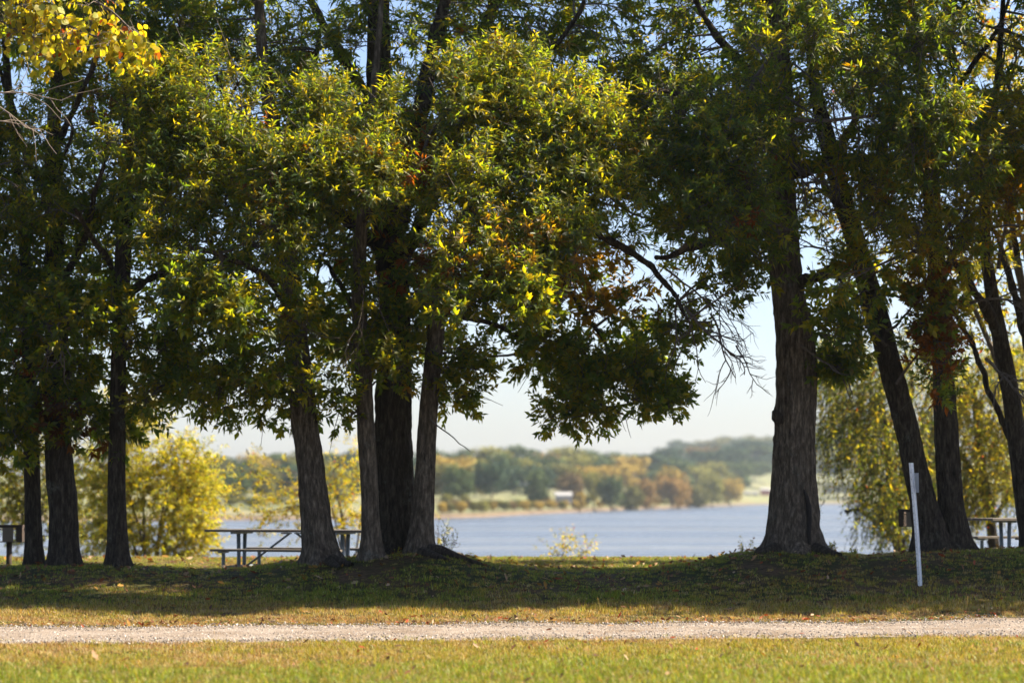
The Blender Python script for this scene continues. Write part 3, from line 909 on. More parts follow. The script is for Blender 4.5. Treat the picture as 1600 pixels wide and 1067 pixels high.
# denser shapes that make the crisp front skirts: px, py, rx, ry, Ymin, Ymax, clumps
FRONTS = [
    (330, 170, 75, 85, 34.9, 35.6, 34), (250, 130, 60, 60, 35.0, 35.6, 14), (300, 270, 80, 70, 35.0, 35.7, 26), (210, 240, 60, 60, 35.1, 35.8, 14), (270, 350, 60, 50, 35.3, 36.0, 12),
    (470, 260, 80, 80, 34.7, 35.4, 34), (560, 270, 75, 70, 34.7, 35.3, 32), (440, 350, 60, 50, 34.9, 35.5, 14), (500, 180, 50, 50, 34.9, 35.4, 14), (600, 200, 40, 40, 35, 35.5, 6),
    (720, 170, 60, 80, 34.7, 35.4, 20), (790, 130, 70, 60, 34.7, 35.3, 26), (850, 180, 90, 70, 34.4, 35.1, 38), (920, 220, 70, 60, 34.4, 35.0, 26), (730, 270, 60, 40, 34.7, 35.3, 12),
    (850, 280, 80, 50, 34.4, 35.1, 24), (940, 290, 70, 26, 34.3, 34.9, 16), (860, 360, 50, 60, 34.5, 35.1, 18), (820, 440, 40, 50, 34.6, 35.2, 14), (740, 380, 60, 60, 34.8, 35.5, 14), (350, 480, 55, 35, 35, 35.6, 8), (300, 450, 60, 40, 35.2, 35.8, 8),
    (760, 550, 50, 30, 36.2, 37.4, 4), (850, 560, 40, 20, 36.2, 37.4, 4), (440, 500, 50, 50, 35.0, 35.6, 5), (430, 590, 46, 50, 35.0, 35.8, 7), (560, 500, 44, 60, 35.6, 36.2, 5), (590, 590, 30, 40, 35.0, 35.7, 4), (520, 620, 26, 30, 35.2, 35.8, 3), (720, 480, 40, 50, 36.0, 37.0, 8), (712, 590, 34, 40, 36.0, 37.0, 7), (1140, 430, 40, 40, 35.2, 36.2, 6), (1060, 520, 30, 30, 35.4, 36.4, 4), (200, 520, 40, 50, 35.2, 36, 6), (110, 510, 36, 60, 35.3, 36, 7), (30, 200, 60, 60, 35.5, 37, 10), (60, 320, 60, 60, 35.5, 37, 10), (20, 450, 30, 50, 35.5, 37, 6), (340, 600, 40, 40, 35.4, 36.4, 6), (260, 590, 40, 40, 35.4, 36.4, 6), (930, 600, 40, 50, 35.5, 36.5, 11), (890, 640, 22, 28, 35.6, 36.2, 6), (1030, 620, 36, 22, 35.5, 36.4, 8), (980, 590, 40, 30, 35.5, 36.4, 8),
    (1130, 260, 80, 80, 34.0, 34.8, 24), (1050, 200, 70, 80, 34.2, 35.0, 18), (1150, 180, 60, 60, 34.0, 34.8, 12), (1110, 330, 70, 40, 34.2, 35, 12),
    (1260, 40, 60, 40, 33.6, 34.4, 10), (1440, 180, 60, 60, 33.8, 34.5, 18), (1480, 240, 70, 60, 34, 34.8, 14), (1340, 110, 60, 60, 34, 34.8, 12), (1440, 60, 60, 50, 34, 34.8, 8),
    (1300, 570, 30, 34, 36, 36.8, 8), (60, 640, 30, 30, 36, 37, 4), (15, 690, 24, 50, 36, 37, 8), (115, 640, 24, 50, 36.0, 36.6, 5), (1400, 330, 60, 60, 34.5, 36.5, 14), (1330, 260, 50, 50, 35, 36.5, 8), (1540, 280, 60, 50, 35, 36.5, 12), (1480, 370, 60, 50, 35, 36.5, 12), (1590, 220, 40, 60, 35, 36.5, 8), (1440, 470, 40, 60, 36, 36.8, 10), (1455, 560, 30, 50, 36, 36.6, 8),
]
# coloured spots: px, py, rx, ry, class, probability
SPOTS = [(650, 245, 22, 38, 4, .8), (640, 205, 18, 14, 4, .4), (575, 235, 30, 20, 3, .15), (1455, 500, 34, 70, 5, .45), (1450, 560, 36, 60, 4, .5), (1430, 440, 30, 40, 3, .5), (1470, 420, 30, 30, 4, .3),
         (160, 740, 40, 60, 5, .9), (90, 670, 40, 50, 5, .5), (55, 570, 30, 40, 4, .35), (940, 440, 80, 60, 6, .75), (790, 380, 90, 50, 6, .2), (420, 330, 30, 24, 3, .25), (600, 410, 50, 40, 4, .25),
         (1040, 60, 40, 30, 3, .15), (1000, 230, 14, 20, 3, .4), (1560, 130, 80, 130, 7, .25), (1500, 420, 120, 110, 7, .35), (1300, 320, 50, 60, 3, .25), (1590, 350, 60, 80, 3, .25),
         (150, 170, 30, 50, 5, .35), (300, 550, 24, 14, 4, .4), (215, 240, 14, 14, 4, .4), (1400, 300, 60, 60, 3, .06), (1160, 360, 18, 20, 4, .2), (700, 430, 60, 40, 5, .2)]

g = np.random.default_rng(21)
N = 18000
px = g.uniform(-350, 2350, N); py = g.uniform(-480, 745, N)
bot = np.interp(px, BOT[:, 0], BOT[:, 1])
topz = -230 - 200 * smooth(1560, 1750, px) - 60 * np.sin(px / 130.0) - 40 * np.sin(px / 57.0 + 1)
dens = smooth(0, 70, bot - 20 - py) * .9 + .1 * (py < bot - 15)
dens *= smooth(-40, 60, py - topz)
for hx, hy, rx, ry, keep in HOLES:
    e = ((px - hx) / rx) ** 2 + ((py - hy) / ry) ** 2
    dens *= keep + (1 - keep) * smooth(.6, 1.4, e)
inframe = (px > -60) & (px < 1660)
low = np.where(py < 380, 1.0, .95)
low = np.where((px > 1380) & (py < 450), .75, low)
low = np.where((px < 520) & (py > 250), .75, low)
low = np.where((px > 690) & (px < 1200) & (py > 420), .6, low)
acc = dens * low * .38 * np.where(vnoise(px / 36.0 + 60, py / 36.0 + 60) < .47, .16, 1.15)
hole_ = np.where(vnoise(px / 75.0 + 90, py / 75.0 + 90) < np.where(px > 1050, .53, .50), .12, 1.15)
acc = np.where((py < -20) | ~inframe, dens * hole_ * np.where(px > 1600, .24, .19), acc)
k = g.random(N) < acc
px, py = px[k], py[k]
n = len(px)
right = smooth(1000, 1200, px)
ymin = 35.9 - (1.8 * right + 1.5 * smooth(1600, 1800, px) * smooth(0, 300, py)) * np.where(px < 1250, smooth(-60, 80, py), 1) - .3 * smooth(0, -200, py) * (px < 1250)
ymax = 38.2 - .6 * smooth(0, -200, py)
Yc = ymin + (ymax - ymin) * g.random(n)
coarse = (py < -60) | (px < -60) | (px > 1660)
frontf = np.zeros(n, bool)
ap, aq, ay, afc = [], [], [], []
for fx, fy, rx, ry, y0, y1, c in FRONTS:
    th = g.uniform(0, 6.283, c); rr = g.random(c) ** .5
    qx = fx + rx * rr * np.cos(th); qy = fy + ry * rr * np.sin(th)
    if fy < 490 and 150 < fx < 1000:   # skirts that slope outward as they come down, so the sun reaches all of them
        yy = 35.0 - 2.0 * np.clip((qy - 40) / 400, 0, 1.1) + (.35 if fx < 380 else 0) + g.uniform(-.22, .22) - .35 * (1 - rr ** 2) + g.uniform(-.14, .14, c)
    else:
        yy = g.uniform(y0, y1, c) - (.6 if fy < 490 and fx > 1000 else 0)
    ap.append(qx); aq.append(qy); ay.append(yy)
    afc.append((fx, fy, float(yy.mean()) + .4))
ap, aq, ay = map(np.concatenate, (ap, aq, ay))
px = np.r_[px, ap]; py = np.r_[py, aq]; Yc = np.r_[Yc, ay]
coarse = np.r_[coarse, np.zeros(len(ap), bool)]; frontf = np.r_[frontf, np.ones(len(ap), bool)]
C = np.array([P(a, b_, y) for a, b_, y in zip(px, py, Yc)])
print('clumps', len(C), 'coarse', coarse.sum())

# wood first
skel_pts, skel_id, skel_lvl = [], [], []
roots = []
for ti, T in enumerate(TREES):
    Y = T['Y']
    bx = (T['base'][0] - 800) / F_PX * Y
    bz = float(H(bx, Y))
    root = empty('oak_tree', (bx, Y, bz), T['label'], 'tree', 'oaks of the shady row')
    T['root'] = root; loc = np.array(root.location)
    big = T['trunk'][0][2]
    V, F, cc, rr = trunk_mesh([(a, b_, Y, w) for a, b_, w in T['trunk']], bz, flare=.42 if big > 70 else .36, relief=.036 if big > 50 else .024, seed=ti + 1, lobes=5 + ti % 3)
    o = link('trunk', make_mesh('trunk', V - loc, F, True), M['bark_skylit' if ti in (3, 4, 6, 7) else 'bark'], root)
    hi = cc[:, 2] > 3.0
    skel_pts.append(cc[hi]); skel_id.append(np.full(hi.sum(), ti))
    for li, lm in enumerate(T['limbs']):
        m = len(lm)
        gg = np.random.default_rng(ti * 10 + li)
        sgn = -1 if (li + ti) % 2 else .6
        pts = [(a, b_, Y + (sgn * 1.5 * (q / (m - 1)) ** 1.2 if q else 0), w) for q, (a, b_, w) in enumerate(lm)]
        V, F, lc, lr = limb_mesh(pts, ti * 10 + li)
        link('limb', make_mesh('limb', V - loc, F, True), M['bark'], root)
        skel_pts.append(lc[4:]); skel_id.append(np.full(len(lc) - 4, ti))
SP = np.concatenate(skel_pts); SI = np.concatenate(skel_id)
for q, (fx, fy, fY) in enumerate(afc):
    if (fx, fy) in ((1140, 430), (1060, 520), (720, 480), (712, 590)): continue
    e = P(fx, fy, fY); d = SP - e
    k_ = int(((d ** 2).sum(-1) + 1.2 * np.maximum(d[:, 2], 0) ** 2 + .6 * (d[:, 2] + .9) ** 2).argmin())
    ti = int(SI[k_]); root = TREES[ti]['root']; a0 = SP[k_]; gg = np.random.default_rng(5000 + q)
    mid = (a0 + e) / 2 + np.array([0, 0, -.12]) + gg.normal(size=3) * .18
    tt = np.linspace(0, 1, 12)[:, None]
    pth = a0 * (1 - tt) ** 2 + 2 * mid * tt * (1 - tt) + e * tt ** 2
    pth[1:] += np.cumsum(gg.normal(size=(11, 3)) * .018, 0)
    V, F = tube(pth, np.linspace(min(.045, .015 + .015 * np.linalg.norm(e - a0)), .012, 12), 8)
    link('limb', make_mesh('limb', V - np.array(root.location), F, True), M['twig'], root)
    SP = np.vstack([SP, pth[4:]]); SI = np.r_[SI, np.full(8, ti)]

# nearest skeleton point, prefer points below and inward
own = np.zeros(len(C), int); att = np.zeros(len(C), int)
for s in range(0, len(C), 400):
    d = C[s:s + 400, None] - SP[None]
    q = (d ** 2).sum(-1) + .8 * np.maximum(-d[..., 2], 0) ** 2
    q = q * (1 + .25 * g.random((q.shape[0], len(TREES)))[:, SI])
    att[s:s + 400] = q.argmin(1)
own = SI[att]
away = C - SP[att]; away[:, 2] *= .5
away /= np.linalg.norm(away, axis=1, keepdims=True) + 1e-6
away[frontf] = away[frontf] * .4 + np.array([.15, -.55, .55])


def class_of(ppx, ppy, cl_front, tree_broad, gq):
    n = len(ppx)
    u = gq.random(n)
    cls = np.where(u < .50, 0, np.where(u < .86, 1, 2))
    cls = np.where(cl_front, np.where(u < .12, 0, np.where(u < .60, 1, 2)), cls)  # front skirts: more young yellow-green leaves, sunlit look put into the colour
    cls = np.where(tree_broad, np.where(u < .55, 1, np.where(u < .85, 2, np.where(u < .97, 7, 3))), cls)
    cls = np.where(gq.random(n) < .004, 3 + gq.integers(0, 3, n), cls)
    for sx, sy, rx, ry, c, pr in SPOTS:
        e = ((ppx - sx) / rx) ** 2 + ((ppy - sy) / ry) ** 2
        cls = np.where((e < 1) & (gq.random(n) < pr), c, cls)
    return cls


for ti, T in enumerate(TREES):
    root = T['root']; loc = np.array(root.location)
    sel = np.where(own == ti)[0]
    if len(sel) == 0: continue
    gg = np.random.default_rng(900 + ti)
    broad = T.get('leaf') == 'broad'
    allV, allC, info = [], [], []
    tw0, tw1 = [], []
    for crs in (False, True):
        s = sel[coarse[sel] == crs]
        if len(s) == 0: continue
        n = len(s)
        rad = gg.uniform(.24, .42, n) if not crs else gg.uniform(.5, .75, n)
        nsp = gg.integers(10, 17, n) if not crs else gg.integers(10, 14, n)
        nsp = np.where(frontf[s], 16, nsp); rad = np.where(frontf[s], rad * .8, rad)
        
        D = make_sprays(C[s], rad, nsp, away[s], m=12 if not crs else 9, L0=.145 if not crs else .24, W0=.040 if not crs else .09, up=.22, g=gg)
        ox, oy = px[s][D['clump']], py[s][D['clump']]
        # colour of a whole spray follows its own place
        spn = len(D['tw0'])
        sx_ = ox[np.searchsorted(D['spray'], np.arange(spn))]; sy_ = oy[np.searchsorted(D['spray'], np.arange(spn))]
        rel = D['tw0'] - C[s][D['tclump']]
        sx_ = sx_ + rel[:, 0] * 104; sy_ = sy_ - rel[:, 2] * 104
        spc = class_of(sx_, sy_, frontf[s][D['tclump']] & (D['tw0'][:, 0] < 2.0), np.full(spn, broad), gg)
        cls = spc[D['spray']]
        cls = np.where((gg.random(len(cls)) < .25) & (cls < 3), gg.integers(0, 3, len(cls)), cls)
        fr = np.where(frontf[s][D['clump']], .86, 1.04); D['L'] = D['L'] * fr; D['W'] = D['W'] * fr * (1 + .65 * smooth(360, 480, oy)); D['ld'][:, 2] += .12 * smooth(360, 480, oy)
        Vv, side, nrm, ld = leaf_arrays(D['base'], D['ld'], D['ax'], D['L'], D['W'], gg)
        allV.append(Vv); allC.append(np.repeat(tint_for(cls, gg, OAK)[:, None], 5, 1))
        info.append((D['base'], side, ld, nrm, D['L'], D['W'], cls, np.full(len(cls), crs), ox, oy))
        tw0.append(D['tw0'] - (D['tw1'] - D['tw0']) * .5); tw1.append(D['tw1'])
    V = np.concatenate(allV); Ct = np.concatenate(allC)
    inf = [np.concatenate([q[k] for q in info]) for k in range(10)]
    # the leaves that show largest become parts
    if ti < 11:
        key = inf[0][:, 1] + 100 * inf[7] + 100 * ((inf[8] < 0) | (inf[8] > 1600) | (inf[9] < 0))
        pick = np.argsort(key)[:300]
        leaf_parts(root, *[q[pick] for q in inf[:7]])
        rest = np.ones(len(V), bool); rest[pick] = False
        V, Ct = V[rest], Ct[rest]
    link('crown', make_mesh('crown', V.reshape(-1, 3) - loc, leaf_faces(len(V)), False, Ct.reshape(-1, 3)), M['oak_leaf'], root, kind='stuff')
    # twigs and branches
    tv, tf = twig_mesh(np.concatenate(tw0), np.concatenate(tw1))
    link('twigs', make_mesh('twigs', tv - loc, tf), M['twig'], root, kind='stuff')
    br = []
    for c_ in sel:
        a0 = SP[att[c_]]; a1 = C[c_]
        mid = (a0 + a1) / 2 + gg.normal(size=3) * .12 * np.linalg.norm(a1 - a0) + np.array([0, 0, .08])
        tt = np.linspace(0, 1, 6)[:, None]
        pth = a0 * (1 - tt) ** 2 + 2 * mid * tt * (1 - tt) + a1 * tt ** 2
        dist = np.linalg.norm(a1 - a0)
        r0 = min(.008 + .011 * dist, .035)
        br.append((pth, np.linspace(r0, .005, 6)))
        for _ in range(4):
            e = a1 + gg.normal(size=3) * .24
            br.append((np.array([pth[3 + _ % 3], (pth[4] + e) / 2 + gg.normal(size=3) * .03, e]), np.array([.007, .005, .003])))
    V, F = join_tubes(br, 4)
    link('branches', make_mesh('branches', V - loc, F, True), M['twig'], root, kind='stuff')
    print(ti, 'leaves', len(inf[0]))


# leafless branchlets seen against the sky
def dead(ti, specs, seed, name='bare_branch'):
    root = TREES[ti]['root']; loc = np.array(root.location)
    gg = np.random.default_rng(seed)
    for (x0, y0, x1, y1, Y, w, depth) in specs:
        a = P(x0, y0, Y); b_ = P(x1, y1, Y - .2)
        out_ = []
        bare_branch(a, b_ - a, np.linalg.norm(b_ - a), w / 2 / ppm(Y), depth, gg, out_)
        V, F = join_tubes(out_, 5)
        link(name, make_mesh(name, V - loc, F, True), M['dead'] if ti in (1, 2) else M['twig'], root)


dead(6, [(1070, 480, 1150, 560, 35.0, 6, 2), (1150, 540, 1190, 600, 35, 3, 2), (1080, 500, 1090, 600, 35.2, 2.5, 1), (1040, 420, 1140, 500, 35.1, 4, 2), (905, 610, 990, 680, 36, 3, 1),
         (1100, 440, 1175, 500, 35.2, 3, 2), (1110, 490, 1175, 575, 35.3, 4, 2), (1060, 460, 1075, 560, 35.3, 4, 2)], 5)
dead(6, [(672, 655, 740, 700, 36, 3, 0), (660, 460, 740, 450, 36, 7, 1)], 6)
dead(5, [(560, 420, 600, 560, 35.4, 2.4, 2), (590, 440, 620, 600, 35.5, 2, 1)], 7)
dead(7, [(1225, 200, 1290, 260, 34.8, 5, 2), (1225, 150, 1300, 200, 34.6, 5, 2), (1225, 230, 1260, 330, 34.9, 5, 2), (1225, 120, 1180, 240, 34.8, 4, 2), (1290, 250, 1330, 310, 35, 4, 2), (1240, 100, 1330, 150, 34.8, 4, 2), (1250, 540, 1330, 590, 36, 5, 1), (1200, 420, 1195, 300, 36, 3, 2)], 8)
dead(10, [(1580, 300, 1500, 120, 36.5, 8, 2), (1600, 180, 1520, 20, 36.6, 7, 2), (1560, 420, 1600, 230, 36.5, 7, 2), (1540, 560, 1600, 640, 36.3, 6, 2), (1500, 480, 1590, 420, 36.3, 6, 2), (1600, 60, 1480, 10, 36.2, 6, 2), (1440, 480, 1340, 430, 36.5, 6, 2)], 9)
dead(8, [(1385, 540, 1330, 460, 36.6, 6, 2), (1345, 420, 1260, 400, 36.6, 5, 2), (1400, 600, 1470, 500, 36.6, 5, 2)], 10)
dead(1, [(-40, 145, 90, 155, 31.5, 3, 1), (-20, 150, 40, 198, 31.5, 3, 1), (-40, 190, 60, 196, 31.6, 3, 1), (90, 470, 100, 560, 36, 4, 2)], 11)
# broken stub and burl on the big oak
root = TREES[7]['root']; loc = np.array(root.location)
V, F, _, _ = limb_mesh([(1245, 442, 36.4, 26), (1262, 437, 36.3, 17), (1285, 428, 36.2, 15), (1300, 420, 36.1, 15), (1312, 411, 36.1, 11)], 77, 14)
F2 = np.vstack([F])
link('broken_stub', make_mesh('broken_stub', V - loc, F2, True), M['bark'], root)
mb = MB()
pth = np.array([P(1222, 655, 36.4), P(1213, 650, 36.35), P(1209, 642, 36.3)]) - loc
mb.tube(pth, [.13, .09, .03], 12); mb.build('burl', M['bark'], root, True)
# seam in the big trunk, a near-black tube laid on the bark
M['cavity'] = flat('near-black seam', (.012, .009, .007), .95)
cv = []
for q, (a, b_, w) in enumerate([(1252, 765, 2), (1256, 775, 5), (1259, 790, 7), (1260, 810, 7), (1259, 830, 6), (1259, 850, 5)]):
    cv.append((a, b_, w))
front = [P(a, b_, 36.5) + np.array([0, -.335 - .05 * (b_ - 765) / 85, 0]) for a, b_, w in cv]
mb = MB(); mb.tube(np.array(front) - loc, [w / ppm(36.2) * .6 for a, b_, w in cv], 8); mb.build('bark_seam', M['cavity'], root, True)
# surface roots
for ti, specs in ((3, [[(520, 868, 35.9, 26), (535, 876, 35.7, 16), (550, 886, 35.5, 8)], [(515, 872, 35.8, 20), (525, 884, 35.5, 12), (530, 892, 35.3, 6)]]),
                  (6, [[(672, 858, 36.0, 26), (690, 856, 35.9, 20), (720, 868, 35.8, 12), (755, 880, 35.7, 5)], [(660, 862, 35.9, 20), (680, 874, 35.6, 12), (700, 884, 35.4, 6)]]),
                  (7, [[(1275, 850, 36.2, 30), (1295, 862, 36.0, 16), (1315, 872, 35.9, 7)], [(1212, 852, 36.2, 26), (1196, 864, 36.0, 14), (1180, 872, 35.9, 6)]])):
    root = TREES[ti]['root']; loc = np.array(root.location)
    for sp in specs:
        pts = []
        for a, b_, Y, w in sp:
            p = P(a, b_, Y); p[2] = float(H(p[0], Y)) + .02; pts.append((*p, w / 2 / ppm(Y)))
        path = catmull(np.array(pts), 8)
        V, F = tube(path[:, :3], path[:, 3], 12)
        link('surface_root', make_mesh('surface_root', V - loc, F, True), M['bark'], root)

# ------------------------------------------------------------------ yellow branches hanging in at upper left
Yb = 31.0
bx = (-330 - 800) / F_PX * Yb
root = empty('elm_tree', (bx, Yb, float(H(bx, Yb))), 'yellow-leaved tree beyond the left edge, its boughs hanging in at top left', 'tree')
loc = np.array(root.location)
V, F, cc, rr = trunk_mesh([(-330, 930, Yb, 50), (-325, 700, Yb, 40), (-335, 400, Yb, 36), (-325, 100, Yb, 30), (-320, -150, Yb, 16)], loc[2], seed=40)
link('trunk', make_mesh('trunk', V - loc, F, True), M['bark'], root)
gg = np.random.default_rng(77)
boughs = [[(-328, 120, 18), (-200, 20, 12), (-60, -10, 8), (60, 20, 5), (150, 60, 3)], [(-325, 40, 16), (-180, -60, 12), (0, -60, 8), (120, -20, 5), (200, 40, 3)],
          [(-330, 200, 14), (-220, 80, 10), (-100, 30, 6), (-10, 30, 4), (50, 60, 3)]]
bp = []
for q, bgh in enumerate(boughs):
    V, F, lc, lr = limb_mesh([(a, b_, Yb - .5 * k / 4, w) for k, (a, b_, w) in enumerate(bgh)], 300 + q, 8)
    link('limb', make_mesh('limb', V - loc, F, True), M['twig'], root)
    bp.append(lc[12:])
bp = np.concatenate(bp)
ctr = []
for cx, cy, rx, ry, n in [(30, 10, 60, 30, 12), (60, 50, 60, 40, 14), (110, 40, 45, 45, 10), (150, 20, 30, 20, 5), (190, 70, 34, 28, 9), (215, 75, 20, 18, 4), (150, 85, 30, 20, 5), (10, 40, 20, 20, 4), (-150, 0, 140, 60, 26), (60, -60, 150, 30, 14), (90, 80, 40, 22, 6)]:
    for _ in range(n):
        th = gg.uniform(0, 6.28); r_ = gg.random() ** .5
        ctr.append(P(cx + rx * r_ * math.cos(th), cy + ry * r_ * math.sin(th), Yb - gg.uniform(0, .7)))
ctr = np.array(ctr)
at = ((ctr[:, None] - bp[None]) ** 2).sum(-1).argmin(1)
aw = ctr - bp[at]; aw /= np.linalg.norm(aw, axis=1, keepdims=True) + 1e-6
D = make_sprays(ctr, np.full(len(ctr), .12), np.full(len(ctr), 3), aw, m=6, L0=.105, W0=.068, up=-.35, g=gg, twigl=.2)
D['ld'][:, 2] -= .5
_, side, nrm, ld = leaf_arrays(D['base'], D['ld'], D['ax'], D['L'], D['W'], gg)
cls = gg.choice([3, 7, 2, 4], len(ld), p=[.5, .33, .12, .05])
scr = 800 + D['base'][:, 0] / D['base'][:, 1] * F_PX
key = (scr < -5) * 1.0 + .3 * gg.random(len(scr))
pick = np.argsort(key)
pk = pick[:300]
leaf_parts(root, D['base'][pk], side[pk], ld[pk], nrm[pk], D['L'][pk] * 1.0, D['W'][pk], cls[pk], True)
rs = pick[300:]
pr = np.array(proto_leaf(3, 0, True).vertices[0].co)
pm = proto_leaf(3, 0, True)
UV = np.array([v.co[:] for v in pm.vertices]); UF = np.array([list(p.vertices) for p in pm.polygons])
if len(rs):
    VV = D['base'][rs][:, None] + (side[rs][:, None] * UV[None, :, :1] + ld[rs][:, None] * UV[None, :, 1:2] + nrm[rs][:, None] * UV[None, :, 2:]) * D['L'][rs][:, None, None]
    FF = (np.arange(len(rs))[:, None, None] * len(UV) + UF[None]).reshape(-1, 3)
    link('crown', make_mesh('crown', VV.reshape(-1, 3) - loc, FF, False, np.repeat(tint_for(cls[rs], gg), len(UV), 0)), M['broad_leaf'], root, kind='stuff')
tv, tf = twig_mesh(D['tw0'] - (D['tw1'] - D['tw0']) * .6, D['tw1'], .003)
br = [(np.array([bp[at[q]], (bp[at[q]] + ctr[q]) / 2 + np.array([0, 0, .04]), ctr[q]]), np.array([.006, .005, .003])) for q in range(len(ctr))]
V, F = join_tubes(br, 4)
link('twigs', make_mesh('twigs', np.vstack([tv, V]) - loc, np.vstack([tf, F + len(tv)])), M['dead'], root, kind='stuff')

# ------------------------------------------------------------------ shoreline shrubs and willows
def shrub(name, label, cat, px0, base_py, Y, blobs, classes, L0=.085, W0=.026, nsp=16, m=12, stems=6, mat_='broad_leaf', group=None, seed=0, sprad=.42):
    gg = np.random.default_rng(seed)
    x = (px0 - 800) / F_PX * Y
    z0 = float(H(x, Y)) if Y < 62 else float(H(x, Y))
    root = empty(name, (x, Y, z0), label, cat, group)
    loc = np.array(root.location)
    ctr = []
    for cx, cy, rx, ry, n in blobs:
        for _ in range(n):
            th = gg.uniform(0, 6.28); r_ = gg.random() ** .5
            ctr.append(P(cx + rx * r_ * math.cos(th), cy + ry * r_ * math.sin(th), Y + gg.uniform(-.8, .8) * rx / ppm(Y)))
    ctr = np.array(ctr)
    st = []; sp = []
    xs_ = ctr[:, 0]
    for q in range(stems):
        tx, ty, tz = ctr[gg.integers(len(ctr))]
        tz = max(tz, z0 + .8 * (ctr[:, 2].max() - z0))
        t = np.linspace(0, 1, 8)[:, None]
        a = np.array([x + gg.uniform(-.15, .15), Y + gg.uniform(-.15, .15), z0 - .1]); e = np.array([tx, ty, tz])
        mid = np.array([a[0] + .25 * (tx - x), Y, a[2] + .6 * (tz - z0)])
        pth = a * (1 - t) ** 2 + 2 * mid * t * (1 - t) + e * t ** 2
        hh = tz - z0
        V, F = tube(pth, np.linspace(.02 + .008 * hh, .008, 8), 7)
        link('stem', make_mesh('stem', V - loc, F, True), M['twig'], root); sp.append(pth[2:])
    sp = np.concatenate(sp)
    at = ((ctr[:, None] - sp[None]) ** 2).sum(-1).argmin(1)
    aw = ctr - sp[at]; aw /= np.linalg.norm(aw, axis=1, keepdims=True) + 1e-6
    D = make_sprays(ctr, np.full(len(ctr), sprad), np.full(len(ctr), nsp), aw, m=m, L0=L0, W0=W0, up=.3, g=gg)
    Vv, side, nrm, ld = leaf_arrays(D['base'], D['ld'], D['ax'], D['L'], D['W'], gg)
    cls = gg.choice(len(CLS), size=len(Vv), p=classes)
    link('crown', make_mesh('crown', Vv.reshape(-1, 3) - loc, leaf_faces(len(Vv)), False, np.repeat(tint_for(cls, gg), 5, 0)), M[mat_], root, kind='stuff')
    br = [(np.array([sp[at[q]], (sp[at[q]] + ctr[q]) / 2, ctr[q]]), np.array([.012, .008, .004])) for q in range(len(ctr))]
    V, F = join_tubes(br, 4)
    link('branches', make_mesh('branches', V - loc, F), M['twig'], root, kind='stuff')
    return root


shrub('willow_bush', 'bright yellow-green bushy willow by the water left of the picnic table', 'bush', 235, 885, 60.0,
      [(240, 790, 80, 80, 60), (290, 740, 45, 45, 26), (210, 720, 50, 60, 22), (180, 680, 30, 50, 12), (225, 650, 30, 30, 8), (300, 830, 30, 30, 12), (165, 800, 35, 70, 16), (315, 790, 18, 30, 6), (250, 850, 60, 20, 14)],
      [.0, .04, .10, .38, .0, .0, .03, .45], L0=.12, W0=.038, seed=31, nsp=17)
shrub('willow_bush', 'dimmer olive-yellow bush behind the leftmost trunks', 'bush', 60, 885, 62.0,
      [(60, 790, 70, 60, 34), (20, 760, 40, 60, 14), (120, 740, 40, 60, 16), (130, 830, 30, 40, 8), (60, 680, 60, 50, 14)],
      [.05, .1, .2, .15, .0, .03, .17, .30], L0=.12, W0=.038, seed=32)
shrub('young_tree', 'sparse golden young tree behind the leaning trunk and table', 'tree', 545, 880, 62,
      [(545, 740, 30, 40, 14), (530, 790, 40, 40, 16), (480, 800, 60, 40, 14), (420, 775, 50, 30, 12), (430, 810, 40, 20, 6), (560, 830, 24, 30, 6), (410, 735, 40, 20, 4)],
      [.0, .0, .1, .56, .04, .0, .05, .25], L0=.10, W0=.034, nsp=7, seed=33, stems=4)
shrub('young_tree', 'little golden sapling seen in the gap right of the clump', 'tree', 682, 880, 62,
      [(682, 825, 10, 16, 3)], [.0, .0, .0, .7, .0, .0, .0, .3], nsp=6, seed=36, stems=2)
shrub('water_bush', 'low yellow bush on the bank in front of the lake', 'bush', 880, 880, 58,
      [(880, 862, 34, 12, 8), (885, 850, 20, 7, 3)], [.0, .0, .1, .64, .06, .0, .0, .2], nsp=7, m=9, seed=34, L0=.09, W0=.03, stems=5, sprad=.24)


